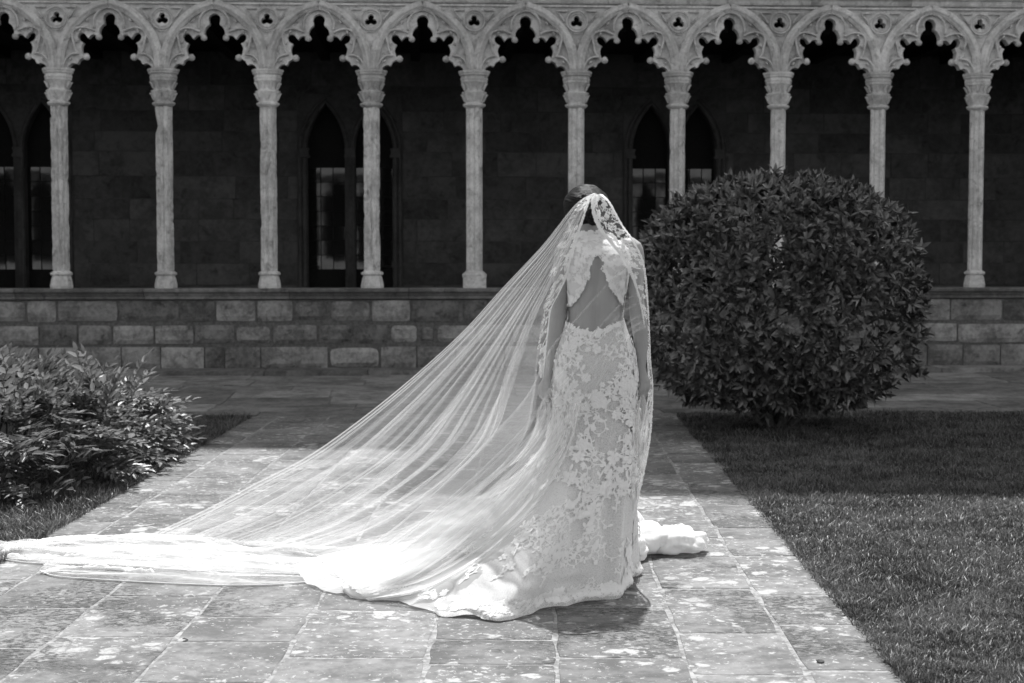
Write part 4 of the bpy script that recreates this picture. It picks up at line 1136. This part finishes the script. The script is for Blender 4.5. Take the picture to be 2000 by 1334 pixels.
# where the veil lies on the paving: two overlapping layers
def wr(sd, A):
    def f(p, u, v):
        h = noise.noise(Vector((p.x*2.2, p.y*9+p.x*2, sd)))+.5*noise.noise(Vector((p.x*6, p.y*22+p.x*5, sd)))
        e = math.sin(PI*min(1, max(0, v)))**.5
        p.z = .008+A*max(0, h+.35)*e+.006*sd*.1+.010*abs(noise.noise(Vector((p.x*3, p.y*45+p.x*9, sd+3))))*e; return p
    return f
gt = MB()
B0 = [(-4,1072,0),(60,1062,0),(150,1052,0),(215,1050,0),(285,1048,0),(400,1056,0),(520,1066,0),(650,1076,0),(760,1060,0)]
F1 = [(-6,1093,0),(60,1102,0),(150,1104,0),(240,1106,0),(330,1112,0),(430,1118,0),(530,1122,0),(640,1125,0),(760,1130,0)]
F2 = [(78,1117,0),(110,1128,0),(190,1134,0),(290,1140,0),(380,1144,0),(460,1146,0),(540,1144,0),(610,1138,0),(690,1130,0)]
B2 = [(98,1103,0),(150,1092,0),(210,1082,0),(285,1072,0),(400,1068,0),(500,1070,0),(600,1074,0),(690,1074,0),(760,1060,0)]
fixY = lambda L: [(u, v, gr(u, v).y) for u, v, _ in L]
def gsheet(A, B, nu, nv, f, pleats=()):
    A, B = fixY(A), fixY(B); P = []
    for i in range(nu+1):
        row = []; u = i/nu; a = gr(*curve(A, u)[:2]); b = gr(*curve(B, u)[:2])
        for j in range(nv+1):
            v = j/nv; row.append(f(a.lerp(b, v)+Vector((.02*noise.noise(Vector((u*20, v*3, 1))), .02*noise.noise(Vector((u*30, v, 5))), 0)), u, v))
        P.append(row)
    return P
gt.grid(gsheet(B0, F1, 260, 40, wr(1, .055))); gt.grid(gsheet(B2, F2, 260, 40, wr(5, .045))); gt.grid(gsheet(B0, F1, 220, 30, wr(8, .03)))
vg = bbuild(gt, 'veil_train', M['tulle_floor'])
# rumpled lace rolls at the veil's far end and hem cord
rl = MB()
for L_, r_ in (([(2,1086),(25,1077),(60,1068),(110,1064),(170,1060),(230,1056),(272,1054)], .020), ([(80,1121),(110,1117),(150,1113),(200,1112),(250,1116),(300,1122)], .012), ([(5,1090),(60,1094),(130,1090),(200,1082)], .012)):
    pts = []
    for k in range(40):
        t = k/39*(len(L_)-1); i = min(int(t), len(L_)-2); a, b = L_[i], L_[i+1]; q = gr(a[0]+(b[0]-a[0])*(t-i), a[1]+(b[1]-a[1])*(t-i)); pts.append(q+Vector((0, 0, r_*.7)))
    n0 = len(rl.v); rl.tube(pts, [r_*(.55+.45*math.sin(PI*k/39))*(1+.3*noise.noise(Vector((k*.4, 1, 1)))) for k in range(40)], 14)
    for q in range(n0, len(rl.v)):
        p = Vector(rl.v[q]); nz = noise.noise(p*26)*.012+noise.noise(p*60)*.006; rl.v[q] = (p.x, p.y+nz, max(.003, p.z*.9+nz))
bbuild(rl, 'rumpled_lace', M['lace'], vg)
hem = MB()
for L_ in (F1, F2):
    hem.tube([gr(*curve(L_, k/80)[:2])+Vector((0, 0, .006)) for k in range(81)], .0035, 5)
bbuild(hem, 'hem_cord', M['lace'], vg)
# sheer layer sweeping across the back of the gown
O0 = [(1236,505,6.36),(1190,548,6.34),(1130,614,6.33),(1072,682,6.33),(1030,770,6.36),(950,860,6.42),(850,960,6.5),(750,1045,6.6),(640,1100,6.85)]
O1 = [(1262,640,6.38),(1226,664,6.3),(1180,735,6.28),(1120,830,6.25),(1060,920,6.22),(990,1005,6.2),(915,1075,6.15),(830,1130,6.12),(745,1160,6.15)]
ov = MB(); plo = [(.03,.02,.010,2.),(.62,.35,.02,2.),(.8,.6,.016,2.1),(.9,.8,.02,2.),(.975,.97,.012,2.),(.5,.15,.012,2.)]
P = smooth_grid(sheet(O0, O1, 60, 50, plo, .012, .022, 0., 3), 2); ov.grid(P)
P = smooth_grid(sheet([(u-4, v+10, Y) for u, v, Y in O0[3:]], [(u-30, v+2, Y) for u, v, Y in O1[3:]], 60, 40, plo[1:], .02, .034, 0., 9), 2); ov.grid(P)
bbuild(ov, 'veil_overlay', M['tulle_thin'], veil_o)
# several thicknesses of tulle over the train
T0 = [(1058,800,6.36),(1028,862,6.42),(960,925,6.5),(880,985,6.6),(790,1030,6.7),(700,1056,6.8),(610,1078,6.95)]
T1 = [(1135,785,6.26),(1120,855,6.22),(1085,930,6.2),(1030,1010,6.15),(950,1085,6.1),(840,1150,6.0),(720,1174,6.08)]
tt_ = MB(); plt = [(.3,.25,.03,2.1),(.12,.1,.02,2.),(.55,.5,.025,2.1),(.75,.7,.02,2.1),(.88,.85,.015,2.),(.97,.965,.008,2.)]
P = smooth_grid(sheet(T0, T1, 80, 50, plt, .04, .03, 0., 13), 3); tt_.grid(P)
bbuild(tt_, 'tulle_train', M['tulle_dense'])
# lace bordered edge over the right shoulder and down her right side
RR = [(1172,379,6.44),(1190,394,6.42),(1215,438,6.40),(1238,471,6.38),(1258,518,6.39),(1266,600,6.44),(1271,700,6.47),(1275,765,6.47),(1269,860,6.46),(1253,940,6.5),(1240,1010,6.6),(1234,1085,6.75)]
RL = [(1158,381,6.42),(1158,412,6.38),(1170,445,6.36),(1190,470,6.35),(1226,520,6.35),(1250,590,6.40),(1264,690,6.46),(1266,775,6.47),(1248,860,6.44),(1236,940,6.5),(1230,1010,6.6),(1226,1090,6.75)]
LI = [(1152,382,6.42),(1142,418,6.36),(1128,460,6.35),(1116,500,6.35),(1108,535,6.36),(1092,572,6.37),(1076,605,6.38),(1070,650,6.385),(1064,700,6.385),(1060,738,6.39)]
LO = [(1140,386,6.42),(1112,425,6.38),(1092,475,6.37),(1074,530,6.37),(1066,575,6.38),(1060,600,6.385),(1056,630,6.39),(1051,670,6.39),(1051,705,6.39),(1055,738,6.39)]
def surf(E0, E1, gap, seed, rip=.008, vmax=2):
    def S(u, v, off=0.):
        u_ = max(0, min(1, u)) if abs(u-.5) < 1.2 else u
        a = at(*curve(E0, v)); b = at(*curve(E1, v)); p = a.lerp(b, u)
        p.y -= off+rip*noise.noise(Vector((u*3+seed, v*7, seed)))+rip*.6*math.sin(u*9+v*3)
        return clear(p, gap+off) if v < vmax else p
    return S
Sr = surf(RL, RR, .016, 2, .008, .44); Sl = surf(LI, LO, .012, 5)
ls = MB(); ls.grid([[Sr(i/24, j/120) for j in range(121)] for i in range(25)]); 
ls.grid([[Sl(i/24, j/100) for j in range(101)] for i in range(25)])
edge_o = bbuild(ls, 'lace_edge', M['tulle'], veil_o)
ll = MB()
for i in range(330):
    v = rg.random(); place(ll, Sr, rg.uniform(.05, .95), v, rg.uniform(.016, .030), rg.random()*6.28, rg.choice(kinds), rg, .002)
for i in range(190):
    v = i/190
    for u in (.02, .97): place(ll, Sr, u, v, rg.uniform(.014, .022), rg.random()*6.28, 'flower', rg, .003)
for i in range(170):
    v = rg.random(); place(ll, Sl, rg.uniform(.05, .9), v, rg.uniform(.015, .028), rg.random()*6.28, rg.choice(kinds), rg, .002)
for i in range(110):
    place(ll, Sl, .03, i/110, rg.uniform(.014, .022), rg.random()*6.28, 'flower', rg, .003)
tag(bbuild(ll, 'lace_applique', M['lace'], edge_o, False), kind='stuff')
# gathered cloth falling from each hand
ru = MB()
U0 = [(1070,775,6.39),(1077,800,6.38),(1075,818,6.38),(1068,838,6.38),(1052,862,6.39),(1030,890,6.4)]; U1 = [(1062,775,6.40),(1050,800,6.40),(1046,825,6.40),(1038,850,6.42),(1020,880,6.45),(990,915,6.5)]
ru.grid(sheet(U0, U1, 50, 30, [(.2,.1,.05,2.2),(.5,.5,.06,2.2),(.8,.85,.05,2.2)], .02, .012, 0, 5))
bbuild(ru, 'gathered_cloth', M['tulle_dense'], veil_o); ru = MB()
U0 = [(1252,770,6.39),(1244,795,6.38),(1240,825,6.38),(1240,860,6.38),(1238,900,6.4)]; U1 = [(1258,770,6.40),(1265,795,6.40),(1268,825,6.40),(1264,870,6.42),(1256,930,6.45)]
ru.grid(sheet(U0, U1, 50, 30, [(.2,.1,.06,2.2),(.5,.5,.08,2.2),(.8,.85,.06,2.2)], .02, .012, 0, 6))
bbuild(ru, 'gathered_cloth', M['tulle_dense'], veil_o)
# bunched end of the train on the right
bu = MB()
def puff(c, rx, ry, rz, sd, amp):
    P = []
    for i in range(49):
        a = PI*i/48; row = []
        for k in range(72):
            b = 2*PI*k/72; d = Vector((math.cos(a), math.sin(a)*math.cos(b), math.sin(a)*math.sin(b)))
            f1 = noise.noise(Vector((d.x*5+sd, b*.35, sd))); q = 1+amp*.8*noise.noise(Vector((d.x*1.6+sd, d.y*2, d.z*2)))+amp*.18*(1-2*abs(f1))-.012*abs(noise.noise(Vector((d.x*14, b*.8, sd))))
            p = Vector((c.x+rx*d.x*q, c.y+ry*d.y*q, max(.004, c.z+rz*d.z*q))); row.append(p)
        P.append(row)
    bu.grid(P, True)
c0 = gr(1300, 1105); puff(Vector((.50, 7.12, .055)), .13, .13, .075, 1, .35); puff(Vector((.64, 7.13, .05)), .12, .12, .062, 4, .45); puff(Vector((.44, 7.25, .115)), .060, .07, .062, 8, .18); puff(Vector((.43, 6.98, .05)), .07, .12, .06, 12, .4)
bbuild(bu, 'bunched_train', M['cloth_white'])
